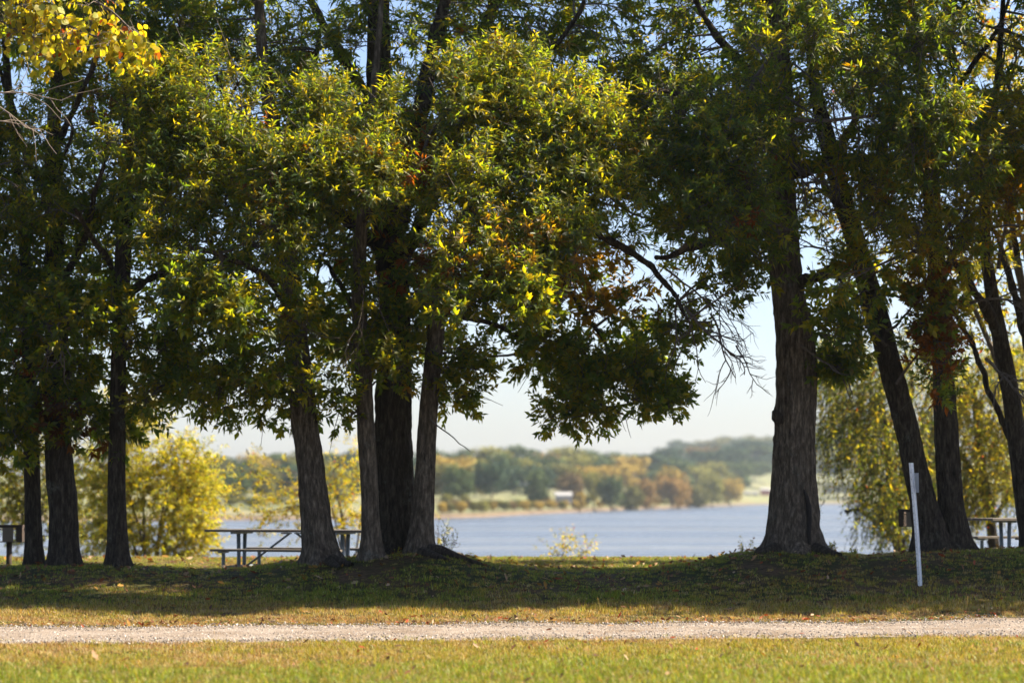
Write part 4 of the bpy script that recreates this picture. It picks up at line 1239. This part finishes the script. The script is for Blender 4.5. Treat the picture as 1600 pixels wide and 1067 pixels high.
def willow(label, px0, Y, crown, strands, classes, seed, limbs):
    gg = np.random.default_rng(seed)
    x = (px0 - 800) / F_PX * Y; z0 = float(H(x, Y))
    root = empty('willow_tree', (x, Y, z0), label, 'tree'); loc = np.array(root.location)
    for q, lm in enumerate(limbs):
        V, F, lc, lr = limb_mesh([(a, b_, Y + .3 * q, w) for a, b_, w in lm], seed + q, 8)
        if q == 0: V[:8, 2] = z0 - .2
        link('trunk' if q == 0 else 'limb', make_mesh('limb', V - loc, F, True), M['bark'], root)
    # drooping leafy strands
    n = strands
    k = gg.integers(0, len(crown), n)
    cr = np.array(crown, float)[k]
    th = gg.uniform(0, 6.28, n); r_ = gg.random(n) ** .5
    s0 = np.array([P(a + rx * r * math.cos(t), b_ + ry * r * math.sin(t), Y + d) for (a, b_, rx, ry), t, r, d in zip(cr, th, r_, gg.uniform(-1.8, 1.8, n))])
    m = 22
    ln = gg.uniform(.35, 1.0, n)
    lean = gg.normal(size=(n, 2)) * 1.1 + np.array([-.75, 0])
    t = np.linspace(0, 1, m)
    path = s0[:, None] + np.stack([lean[:, :1] * (t - .4 * t ** 2) * ln[:, None] * .6, lean[:, 1:] * t * ln[:, None] * .6, (.12 * np.sin(t * 3) - t ** 1.3) * ln[:, None]], -1)
    path[..., :2] += (gg.normal(size=(n, 1, 2)) * .05) * np.sin(t * 5)[None, :, None]
    base = path.reshape(-1, 3)
    axd = np.gradient(path, axis=1).reshape(-1, 3); axd /= np.linalg.norm(axd, axis=1, keepdims=True)
    ld = axd * .6 + gg.normal(size=axd.shape) * .6
    L = .13 * gg.uniform(.6, 1.2, len(base)); W = L * .28
    Vv, *_ = leaf_arrays(base, ld, axd, L, W, gg)
    cls = gg.choice(len(CLS), size=len(Vv), p=classes)
    link('crown', make_mesh('crown', Vv.reshape(-1, 3) - loc, leaf_faces(len(Vv)), False, np.repeat(tint_for(cls, gg), 5, 0)), M['broad_leaf'], root, kind='stuff')
    idx = path[:, ::5]
    tv, tf = twig_mesh(idx[:, :-1].reshape(-1, 3), idx[:, 1:].reshape(-1, 3), .004)
    link('twigs', make_mesh('twigs', tv - loc, tf), M['twig'], root, kind='stuff')


willow('drooping olive-green willow behind the big trunk on the right', 1400, 60,
       [(1360, 610, 70, 70), (1340, 680, 60, 60), (1400, 560, 60, 50), (1410, 700, 60, 70), (1300, 560, 20, 40), (1385, 760, 50, 40), (1410, 800, 50, 40), (1340, 640, 60, 60)], 1500,
       [.08, .24, .22, .05, .01, .0, .17, .23], 51,
       [[(1410, 900, 20), (1400, 800, 16), (1385, 700, 12), (1375, 600, 8)], [(1405, 820, 10), (1360, 730, 8), (1335, 640, 5)], [(1400, 780, 10), (1420, 680, 8), (1425, 580, 5)], [(1400, 840, 9), (1350, 800, 7), (1320, 800, 4)]])
willow('golden drooping willow above the right-hand picnic table', 1560, 62,
       [(1560, 600, 70, 70), (1520, 660, 50, 70), (1590, 700, 50, 80), (1540, 740, 60, 50), (1600, 580, 60, 60), (1480, 620, 40, 60), (1650, 650, 60, 80), (1450, 720, 30, 60), (1500, 780, 60, 40)], 1900,
       [.03, .12, .18, .22, .02, .0, .10, .33], 52,
       [[(1560, 900, 20), (1545, 800, 16), (1530, 700, 12), (1520, 600, 8)], [(1548, 820, 10), (1600, 730, 8), (1625, 640, 5)], [(1540, 780, 10), (1490, 680, 8), (1470, 600, 5)]])

shrub('maple_tree', 'tall yellow-leaved tree glowing behind the dark right-hand trunks', 'tree', 1650, 880, 43.5,
      [(1560, 130, 70, 90, 26), (1500, 60, 60, 60, 12), (1590, 350, 50, 60, 12), (1500, 420, 70, 60, 16), (1310, 340, 36, 50, 6), (1400, 420, 60, 40, 9), (1330, 130, 60, 60, 8), (1560, 500, 60, 40, 10), (1440, 250, 60, 60, 8)],
      [.0, .08, .1, .40, .04, .0, .03, .35], L0=.12, W0=.055, nsp=8, seed=61, stems=7, sprad=.35)


# ------------------------------------------------------------------ picnic tables
def rotm(a):
    return np.array([(math.cos(a), -math.sin(a), 0), (math.sin(a), math.cos(a), 0), (0, 0, 1)])


def picnic_table(loc, rz, label, lift=0):
    root = empty('picnic_table', loc, label, 'picnic table', 'picnic tables under the trees', rz)
    Lh = 1.22
    for k in range(5):
        y = (k - 2) * .148
        b = MB(); b.box((0, y, .742 + .001 * (k % 2)), (2.86 + .006 * (k % 3), .138, .040)); b.build('plank', M['board'], root, bevel=.004)
    for s in (-1, 1):
        for k in (0, 1):
            b = MB(); b.box((0, s * (.66 + .148 * k - .074), .435), (2.22 - .01 * k, .138, .038)); b.build('bench_plank', M['board'], root, bevel=.004)
    for s in (-1, 1):
        X = s * .93
        b = MB()
        b.box((X, 0, .706), (.06, .70, .032)); b.build('top_bracket', M['pipe'], root)
        for t in (-1, 1):
            b = MB(); b.tube([(X, t * .10, -.15), (X, t * .10, .25), (X, t * .12, .69)], .032, 12); b.build('leg', M['pipe'], root, True)
            b = MB(); b.tube([(X, t * .66, -.15), (X, t * .66, .2), (X, t * .66, .385)], .030, 12); b.box((X, t * .66, .402), (.06, .28, .028)); b.build('bench_leg', M['pipe'], root)
        b = MB(); b.tube([(X, -.66, .16), (X, .66, .16)], .022, 10); b.build('cross_pipe', M['pipe'], root, True)
        b = MB(); b.tube([(s * .06, 0, .70), (s * .90, 0, .12)], .018, 8); b.build('brace', M['pipe'], root, True)
        b = MB(); b.box((s * .12, 0, .700), (.16, .08, .02)); b.build('brace_plate', M['pipe'], root)
    return root


def at_table(px, Y, dz=0):
    x = (px - 800) / F_PX * Y
    return (x, Y, dz)


picnic_table((*at_table(459, 39.6)[:2], .285), -R(20), 'picnic table with grey planks behind the trunk that leans left')
picnic_table((*at_table(1641, 40.2)[:2], .47), R(24), 'picnic table half hidden at the right edge behind the forked pair')

# ------------------------------------------------------------------ pedestal grills
def grill(loc, rz, label):
    root = empty('park_grill', loc, label, 'grill', 'pedestal grills by the tables', rz)
    b = MB(); b.tube([(0, 0, -.2), (0, 0, .3), (0, 0, .62)], .045, 14); b.build('post', M['iron'], root, True)
    w, d, h, z = .44, .36, .27, .62
    b = MB(); b.box((0, 0, z), (w, d, .012)); b.build('firebox_floor', M['iron'], root)
    b = MB(); b.box((0, -d / 2, z + h * .44), (.17, .010, h * .86)); b.build('front_plate', M['iron_light'], root)
    for s in (-1, 1):
        b = MB()
        b.box((s * w / 2, 0, z + h / 2), (.012, d - .014, h))
        b.box((s * (w / 2 - .042), -d / 2, z + h / 2), (.084, .010, h - .004))
        for k in range(5):
            b.box((s * (w / 2 - .088), -d / 2 - .001, z + .04 + k * .042), (.024, .012, .024), rot=[(.707, 0, .707), (0, 1, 0), (-.707, 0, .707)])
        b.build('side_plate', M['iron'], root)
    b = MB(); b.box((0, -d / 2 - .002, z + h - .02), (w + .02, .014, .045)); b.build('rim', M['iron'], root)
    for k in range(9):
        b = MB(); y = -d / 2 + .03 + k * (d - .06) / 8
        b.tube([(-w / 2 + .01, y, z + h * .72), (w / 2 - .01, y, z + h * .72)], .007, 6); b.build('grate_bar', M['iron'], root)
    b = MB(); b.tube([(w / 2 + .0, .0, z + h * .72), (w / 2 + .09, 0, z + h * .72)], .010, 8); b.build('handle', M['iron'], root)
    return root


x = (17 - 800) / F_PX * 38.8
pz = float(P(17, 846, 38.8)[2]) - .62
grill((x, 38.8, pz), R(4), 'black pedestal grill left of the leftmost slim trunk')
pz = float(P(1428, 822, 38.6)[2]) - .62
grill(((1430 - 800) / F_PX * 38.6, 38.6, pz), R(-35), 'black pedestal grill half hidden behind the leaning black trunk')

# ------------------------------------------------------------------ sign post
Yp = 34.2
xb = (1436 - 800) / F_PX * Yp
zb = float(H(xb, Yp))
root = empty('sign_post', (xb, Yp, zb), 'leaning galvanised channel post with sign turned edge-on, before the forked pair', 'sign post')
top = P(1423, 723, Yp) - np.array([xb, Yp, zb])
prof = np.array([(-.040, .012), (-.026, .012), (-.018, -.022), (.018, -.022), (.026, .012), (.040, .012), (.040, .016), (.022, .016), (.015, -.018), (-.015, -.018), (-.022, .016), (-.040, .016)])
ra = rotm(R(-28))
pr3 = np.array([(a * .84, b_ * .84, 0) for a, b_ in prof]) @ ra.T
mb = MB()
nz = 30
Vp = []
for k in range(nz + 1):
    t = k / nz
    c = np.array([top[0] * t + .012 * math.sin(t * 3.1), top[1] * t, -.3 * (1 - t) + top[2] * t])
    Vp.append(pr3 + c)
n_ = len(pr3)
Ff = [(k * n_ + j, k * n_ + (j + 1) % n_, (k + 1) * n_ + (j + 1) % n_, (k + 1) * n_ + j) for k in range(nz) for j in range(n_)]
Ff.append(tuple(nz * n_ + j for j in range(n_)))
mb.add(np.concatenate(Vp), Ff); mb.build('post', M['steel'], root)
M['hole'] = flat('punched hole', (.03, .03, .035))
mb = MB()
for k in range(20):
    t = .04 + k * .047
    c = np.array([top[0] * t, top[1] * t, -.3 * (1 - t) + top[2] * t]) + np.array([0, -.026, 0]) @ ra.T
    mb.tube([c + np.array([0, -.0015, 0]) @ ra.T, c + np.array([0, .004, 0]) @ ra.T], .0055, 8)
mb.build('bolt_holes', M['hole'], root)
sc = P(1431, 754, Yp) - np.array([xb, Yp, zb])
mb = MB(); rs_ = rotm(R(-73)); ln_ = R(-3)
mb.box(sc + np.array([.0, .02, 0]), (.20, .004, .275), rot=rotm(R(-74)) @ np.array([(1, 0, 0), (0, 1, 0), (0, 0, 1)]))
mb.build('sign_plate', M['back_sign'], root)
for dz in (.1, -.1):
    mb = MB(); mb.tube([sc + np.array([-.05, .02, dz]), sc + np.array([.012, .0, dz])], .006, 8); mb.build('bolt', M['steel'], root)

# ------------------------------------------------------------------ scatter by geometry nodes
def scatter(name, pts, rot, scl, idx, protos, label):
    pc = bpy.data.collections.new(name + '_kinds')
    for q, o in enumerate(protos):
        o.name = '%s_kind_%02d' % (name, q)
        pc.objects.link(o)
    me = bpy.data.meshes.new(name)
    me.vertices.add(len(pts)); me.vertices.foreach_set('co', np.ascontiguousarray(pts, np.float32).ravel())
    a = me.attributes.new('rot', 'FLOAT_VECTOR', 'POINT'); a.data.foreach_set('vector', np.ascontiguousarray(rot, np.float32).ravel())
    a = me.attributes.new('scl', 'FLOAT', 'POINT'); a.data.foreach_set('value', np.ascontiguousarray(scl, np.float32))
    a = me.attributes.new('idx', 'INT', 'POINT'); a.data.foreach_set('value', np.ascontiguousarray(idx, np.int32))
    me.update()
    o = link(name, me, None, None, None, 'stuff'); o['label'] = label
    ng = bpy.data.node_groups.new(name, 'GeometryNodeTree')
    ng.interface.new_socket('Geometry', in_out='INPUT', socket_type='NodeSocketGeometry')
    ng.interface.new_socket('Geometry', in_out='OUTPUT', socket_type='NodeSocketGeometry')
    N_ = ng.nodes
    gi, go = N_.new('NodeGroupInput'), N_.new('NodeGroupOutput')
    ip = N_.new('GeometryNodeInstanceOnPoints'); ci = N_.new('GeometryNodeCollectionInfo')
    ci.inputs[0].default_value = pc; ci.inputs[1].default_value = True; ci.inputs[2].default_value = True
    def na(nm, ty):
        x_ = N_.new('GeometryNodeInputNamedAttribute'); x_.data_type = ty; x_.inputs[0].default_value = nm
        return x_.outputs[0]
    Lk = ng.links
    Lk.new(gi.outputs[0], ip.inputs['Points']); Lk.new(ci.outputs[0], ip.inputs['Instance'])
    ip.inputs['Pick Instance'].default_value = True
    Lk.new(na('idx', 'INT'), ip.inputs['Instance Index'])
    Lk.new(na('rot', 'FLOAT_VECTOR'), ip.inputs['Rotation'])
    Lk.new(na('scl', 'FLOAT'), ip.inputs['Scale'])
    Lk.new(ip.outputs[0], go.inputs[0])
    md = o.modifiers.new('scatter', 'NODES'); md.node_group = ng
    return o


def tuft(seed, n, h, r, w, cols, lean=.5, seed_heads=0):
    g = np.random.default_rng(seed)
    V, F, T_ = [], [], []
    c = 0
    cols = [tuple(v * .78 for v in q) for q in cols]
    for k in range(n):
        a = g.uniform(0, 6.28); rr = r * g.random() ** .5
        b = np.array([rr * math.cos(a), rr * math.sin(a), -.01])
        d = g.uniform(0, 6.28); ln = g.uniform(.05, lean)
        hh = h * g.uniform(.45, 1.15)
        dr = np.array([math.cos(d), math.sin(d), 0]); sd = np.array([-math.sin(d), math.cos(d), 0])
        sd = sd * math.cos(g.uniform(-1, 1)) + dr * .3
        ww = w * g.uniform(.6, 1.3)
        p1 = b + dr * ln * hh * .35 + np.array([0, 0, hh * .55]); p2 = b + dr * ln * hh * 1.1 + np.array([0, 0, hh * (1 - .35 * ln)])
        V += [b - sd * ww / 2, b + sd * ww / 2, p1 + sd * ww * .4, p1 - sd * ww * .4, p2]
        F += [(c, c + 1, c + 2), (c, c + 2, c + 3), (c + 3, c + 2, c + 4)]
        cc = np.array(cols[g.integers(len(cols))]) * g.uniform(.35, 1.6)
        T_ += [cc] * 5; c += 5
    for k in range(seed_heads):
        a = g.uniform(0, 6.28); b = np.array([r * .4 * math.cos(a), r * .4 * math.sin(a), 0]); hh = h * g.uniform(1.3, 2.0)
        tp = b + np.array([g.uniform(-.3, .3) * hh, g.uniform(-.3, .3) * hh, hh])
        s = np.array([.0018, 0, 0])
        V += [b - s, b + s, tp + s, tp - s]; F += [(c, c + 1, c + 2), (c, c + 2, c + 3)]; T_ += [np.array((.30, .22, .10))] * 4; c += 4
        for q in range(6):
            p = b + (tp - b) * (.7 + .06 * q); e = p + np.array([g.uniform(-.012, .012), g.uniform(-.012, .012), .012])
            V += [p, p + np.array([.004, 0, .004]), e]; F += [(c, c + 1, c + 2)]; T_ += [np.array((.33, .25, .12))] * 3; c += 3
    me = make_mesh('tuft', V, F, False, np.array(T_)); me.materials.append(M['grass'])
    return bpy.data.objects.new('tuft', me)


GREEN = [(.14, .22, .012), (.19, .26, .015), (.11, .18, .018), (.25, .26, .02)]
YEL = [(.36, .29, .035), (.42, .31, .05), (.30, .26, .03), (.25, .25, .02)]
STRAW = [(.46, .32, .12), (.42, .25, .09), (.50, .38, .18), (.34, .27, .06)]
RUST = [(.34, .16, .05), (.40, .21, .07), (.26, .13, .05), (.42, .28, .11)]
PALE = [(.55, .48, .25), (.50, .42, .2)]
protos = [tuft(1, 30, .060, .09, .0055, GREEN + YEL[:1], .8), tuft(2, 28, .072, .09, .006, GREEN + GREEN + PALE[:1], .7), tuft(3, 24, .065, .08, .0055, YEL), tuft(4, 24, .075, .08, .0055, YEL),
          tuft(5, 26, .055, .09, .006, STRAW + PALE, .9), tuft(6, 24, .050, .09, .006, RUST + STRAW[:1], 1.0), tuft(7, 16, .085, .06, .005, STRAW + YEL, .7, 1), tuft(8, 22, .10, .07, .007, GREEN + YEL + PALE[:1], .8)]
g = np.random.default_rng(61)
def area_pts(y0, y1, dens, half=.25):
    A = (y1 ** 2 - y0 ** 2) * half
    n = int(A * dens)
    y = np.sqrt(g.uniform(y0 ** 2, y1 ** 2, n)); x = g.uniform(-half, half, n) * y
    return x, y


x1, y1 = area_pts(18.5, 26.8, 210); x2, y2 = area_pts(26.8, 34.0, 150); x3, y3 = area_pts(34.0, 45.5, 105)
x = np.r_[x1, x2, x3]; y = np.r_[y1, y2, y3]
inroad = (y > road_lo(x) + .28 * g.normal(size=len(x)) ) & (y < road_hi(x) + .22 * g.normal(size=len(x)))
bare = ((x - 3.9) / .45) ** 2 + ((y - 22.6) / .5) ** 2 < .0
mound = (fnoise(x * 1.3 + 3, y * 1.3) > .60) & (y > 34.5)
keep = ~inroad & ~(bare & (g.random(len(x)) < .9)) & ~(mound & (g.random(len(x)) < .75))
x, y = x[keep], y[keep]
nz = fnoise(x * .8 + 11, y * .5 + 2) * 1.0 + .12 * g.normal(size=len(x))
near = smooth(24.0, 21.8, y + 1.6 * (fnoise(x * .5 + 50, y * .6) - .5) * 2 - .10 * x)
u = g.random(len(x))
# class weights depending on place
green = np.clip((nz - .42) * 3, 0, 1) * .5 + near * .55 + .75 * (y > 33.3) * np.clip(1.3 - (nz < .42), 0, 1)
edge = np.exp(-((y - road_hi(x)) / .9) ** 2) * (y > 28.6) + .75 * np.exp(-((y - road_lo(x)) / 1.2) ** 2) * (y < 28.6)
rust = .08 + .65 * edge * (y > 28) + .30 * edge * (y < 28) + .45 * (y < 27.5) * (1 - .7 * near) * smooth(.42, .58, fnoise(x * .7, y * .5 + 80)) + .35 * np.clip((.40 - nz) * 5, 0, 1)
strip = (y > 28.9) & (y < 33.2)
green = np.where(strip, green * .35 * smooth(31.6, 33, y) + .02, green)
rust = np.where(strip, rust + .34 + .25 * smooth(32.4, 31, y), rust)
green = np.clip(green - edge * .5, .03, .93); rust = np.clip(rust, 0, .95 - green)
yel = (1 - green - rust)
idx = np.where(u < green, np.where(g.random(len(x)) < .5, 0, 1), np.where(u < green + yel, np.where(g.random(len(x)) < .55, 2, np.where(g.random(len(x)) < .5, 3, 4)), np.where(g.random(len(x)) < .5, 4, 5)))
idx = np.where((g.random(len(x)) < .002) , 6, idx)
idx = np.where((g.random(len(x)) < .008) & (y > 31.6) & (y < 33.8), 6, idx)
idx = np.where((g.random(len(x)) < .16 * near), 7, idx)
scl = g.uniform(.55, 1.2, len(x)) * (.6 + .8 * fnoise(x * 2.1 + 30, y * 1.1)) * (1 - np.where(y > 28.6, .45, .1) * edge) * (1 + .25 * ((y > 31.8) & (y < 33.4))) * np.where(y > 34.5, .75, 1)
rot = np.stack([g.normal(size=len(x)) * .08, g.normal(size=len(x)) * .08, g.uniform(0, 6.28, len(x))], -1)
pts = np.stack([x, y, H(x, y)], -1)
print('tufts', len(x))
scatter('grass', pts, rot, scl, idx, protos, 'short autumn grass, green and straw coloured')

# gravel stones
def stone(seed):
    g = np.random.default_rng(seed)
    import bmesh
    bm = bmesh.new(); bmesh.ops.create_icosphere(bm, subdivisions=1, radius=.5)
    for v in bm.verts: v.co *= float(g.uniform(.75, 1.15)); v.co.z *= .65
    me = bpy.data.meshes.new('stone'); bm.to_mesh(me); bm.free(); me.materials.append(M['stone'])
    return bpy.data.objects.new('stone', me)


n = 26000
y = g.uniform(25.2, 32.0, n); x = g.uniform(-.25, .25, n) * y
k = (y > road_lo(x) - .12 + .1 * g.normal(size=n)) & (y < road_hi(x) + .10 + .12 * g.normal(size=n))
x, y = x[k], y[k]
xb2 = 3.5 + .5 * g.normal(size=220); yb2 = 22.9 + .3 * g.normal(size=220)
x = np.r_[x, xb2]; y = np.r_[y, yb2]
s = .012 + .022 * g.random(len(x)) ** 3
pts = np.stack([x, y, H(x, y) + .022], -1)
pts[-220:, 2] -= .020
scatter('gravel', pts, g.uniform(0, 6.28, (len(x), 3)), s, g.integers(0, 4, len(x)), [stone(q) for q in range(4)], 'loose pale gravel stones on the road')

# fallen leaves
def dry_leaf(seed, col):
    g = np.random.default_rng(seed)
    o_ = [(0, -.5), (.16, -.25), (.10, -.1), (.26, .05), (.15, .2), (.14, .38), (0, .5)]
    pts_ = o_ + [(-a, b_) for a, b_ in o_[-2:0:-1]]
    cu = g.uniform(.4, 1.1)
    V = [(a, b_, cu * a * a * 2.2 + .35 * b_ * b_ * g.uniform(.3, 1.4)) for a, b_ in pts_] + [(0, -.2, 0), (0, .2, 0)]
    n = len(pts_)
    F = [(0, 1, 12), (1, 2, 12), (2, 3, 12), (3, 13, 12), (3, 4, 13), (4, 5, 13), (5, 6, 13), (6, 7, 13), (7, 8, 13), (8, 9, 13), (9, 12, 13), (9, 10, 12), (10, 11, 12), (11, 0, 12)]
    me = make_mesh('fallen_leaf', V, F, False, np.tile(np.array(col), (len(V), 1))); me.materials.append(M['litter'])
    return bpy.data.objects.new('fallen_leaf', me)


LC = [(.20, .10, .05), (.28, .18, .10), (.14, .06, .03), (.26, .06, .02), (.38, .28, .18), (.28, .15, .03), (.09, .05, .03)]
n1_ = 1100; n2_ = 2600
x1, y1 = g.uniform(-.24, .24, n1_), np.sqrt(g.uniform(18.5 ** 2, 34 ** 2, n1_)); x1 = x1 * y1
pe = g.random(n1_) < .45; y1 = np.where(pe, road_hi(x1) + np.abs(g.normal(size=n1_)) * .5, y1)
y2 = g.uniform(34, 45, n2_); x2 = g.uniform(-.25, .25, n2_) * y2
x = np.r_[x1, x2]; y = np.r_[y1, y2]
onroad = (y > road_lo(x)) & (y < road_hi(x)) & (g.random(len(x)) < .85)
x, y = x[~onroad], y[~onroad]
s = (.045 + .06 * g.random(len(x)) ** 1.5) * np.where(y > 34, 1.35, 1)
lift_ = np.where(y < 34, .05, .045)
pts = np.stack([x, y, H(x, y) + lift_ * g.random(len(x))], -1)
rot = np.stack([g.normal(size=len(x)) * .55, g.normal(size=len(x)) * .55, g.uniform(0, 6.28, len(x))], -1)
scatter('leaf_litter', pts, rot, s, g.integers(0, len(LC), len(x)), [dry_leaf(q, c) for q, c in enumerate(LC)], 'dry brown and orange leaves scattered in the grass')

# single fallen leaves one can point at: px, py, size px, colour index, label
singles = [(149, 1029, 24, 1, 'curled tan fallen leaf in the grass below the road at left'), (195, 1033, 16, 1, 'tan fallen leaf just right of the larger curled one'),
           (139, 1009, 9, 4, 'small whitish fallen leaf at the lower road edge, left'), (267, 1018, 10, 3, 'orange-red fallen leaf below the road, left part'),
           (802, 1014, 14, 0, 'brown fallen leaf below the road in the middle'), (636, 1054, 16, 2, 'brown-red fallen leaf near the bottom edge'),
           (978, 1030, 12, 4, 'whitish fallen leaf in the green grass, lower right'), (1383, 1016, 22, 2, 'largest reddish brown fallen leaf below the road at right'),
           (1143, 1003, 8, 4, 'pale fallen leaf touching the road edge right of the middle'), (988, 1002, 12, 6, 'dark brown fallen leaf beside the road'),
           (1148, 946, 14, 5, 'orange fallen leaf on the shade line above the road'), (1112, 943, 10, 5, 'small orange leaf left of the larger orange one'),
           (1152, 944, 9, 4, 'white-glinting fallen leaf touching the orange one'), (329, 951, 12, 6, 'dark curled leaf in the sunlit strip above the road'),
           (24, 974, 10, 4, 'pale leaf in the rusty grass at the far left'), (83, 976, 9, 3, 'red leaf at the upper road edge near the left'), (98, 976, 8, 3, 'red leaf close right of another red one'),
           (1526, 933, 8, 4, 'pale leaf in the shaded grass right of the sign post'), (455, 970, 12, 3, 'red-orange leaf on the upper road edge under the leaning trunk')]
for a, b_, w, ci, lab in singles:
    Y = 20.0
    lo, hi = 18.0, 37.0
    for _ in range(40):   # find the ground under the sight line
        mid_ = (lo + hi) / 2
        p = P(a, b_, mid_)
        if p[2] > float(H(p[0], mid_)) + .03: lo = mid_
        else: hi = mid_
    p = P(a, b_, lo)
    o = dry_leaf(int(a), LC[ci]); COL.objects.link(o)
    o.location = (p[0], lo, float(H(p[0], lo)) + .05)
    o.scale = (w / ppm(lo),) * 3
    o.rotation_euler = (R(30) + random.uniform(-.2, .4), random.uniform(-.4, .4), random.uniform(0, 6.28))
    tag(o, lab, 'leaf', 'single leaves lying on the grass')

# ------------------------------------------------------------------ weeds on the crest
def weed(px_, Y, hpx, label, seed, n=5):
    gg = np.random.default_rng(seed)
    x = (px_ - 800) / F_PX * Y; z0 = float(H(x, Y)); h = hpx / ppm(Y)
    root = empty('weed', (x, Y, z0), label, 'weed')
    br = []; bs, lds, axs = [], [], []
    for q in range(n):
        out_ = []
        d = np.array([gg.normal() * .35, gg.normal() * .35, 1.0])
        bare_branch((gg.normal() * .03, gg.normal() * .03, -.03), d, h * gg.uniform(.6, 1.1), .0035, 1, gg, out_, bend=.3)
        br += out_
        for pth, _ in out_:
            for pt in pth[2:]:
                bs.append(pt); lds.append(gg.normal(size=3) + np.array([0, 0, .3])); axs.append(gg.normal(size=3))
    V, F = join_tubes(br, 4); link('stem', make_mesh('stem', V, F), M['twig'], root)
    bs, lds, axs = map(np.array, (bs, lds, axs)); L = gg.uniform(.015, .04, len(bs))
    Vv, *_ = leaf_arrays(bs, lds, axs, L, L * .5, gg)
    link('leaves', make_mesh('leaves', Vv.reshape(-1, 3), leaf_faces(len(Vv)), False, np.repeat(tint_for(gg.choice([1, 2, 5], len(Vv)), gg, OAK), 5, 0)), M['oak_leaf'], root, kind='stuff')


weed(692, 37.2, 36, 'tall dry seed-headed weed at the right foot of the clump', 1, 4)
weed(702, 37.2, 28, 'dark leafy weed just right of the tall dry one', 2, 3)
weed(737, 37.4, 12, 'tiny green sprig on the crest between two weeds', 3, 4)
weed(803, 37.6, 10, 'small lone sprig on the crest before the lake', 4, 3)
weed(1160, 37.4, 22, 'twiggy weed on the crest left of the big oak', 5, 3)
weed(1182, 37.3, 12, 'low weed touching the left root of the big oak', 6, 3)
weed(1297, 37.3, 18, 'green sprig on the crest right of the big oak', 7, 4)
weed(628, 35.6, 16, 'green sprout in front of the stoutest central trunk', 8, 4)
weed(1338, 37.4, 12, 'short thin sprig on the crest below the willow', 9, 3)

# ------------------------------------------------------------------ haze
m = bpy.data.materials.new('haze'); m.use_nodes = True
nt = m.node_tree; nt.nodes.remove(nt.nodes['Principled BSDF'])
pv = nt.nodes.new('ShaderNodeVolumePrincipled')
pv.inputs['Color'].default_value = (.74, .87, 1.0, 1)
pv.inputs['Density'].default_value = .00010
pv.inputs['Anisotropy'].default_value = .3
nt.links.new(pv.outputs[0], nt.nodes['Material Output'].inputs['Volume'])
mb = MB(); mb.box((0, 0, 31), (6400, 6400, 78))
hz = mb.build('haze', m); hz['kind'] = 'stuff'; hz['label'] = 'thin pale air haze over the lake'
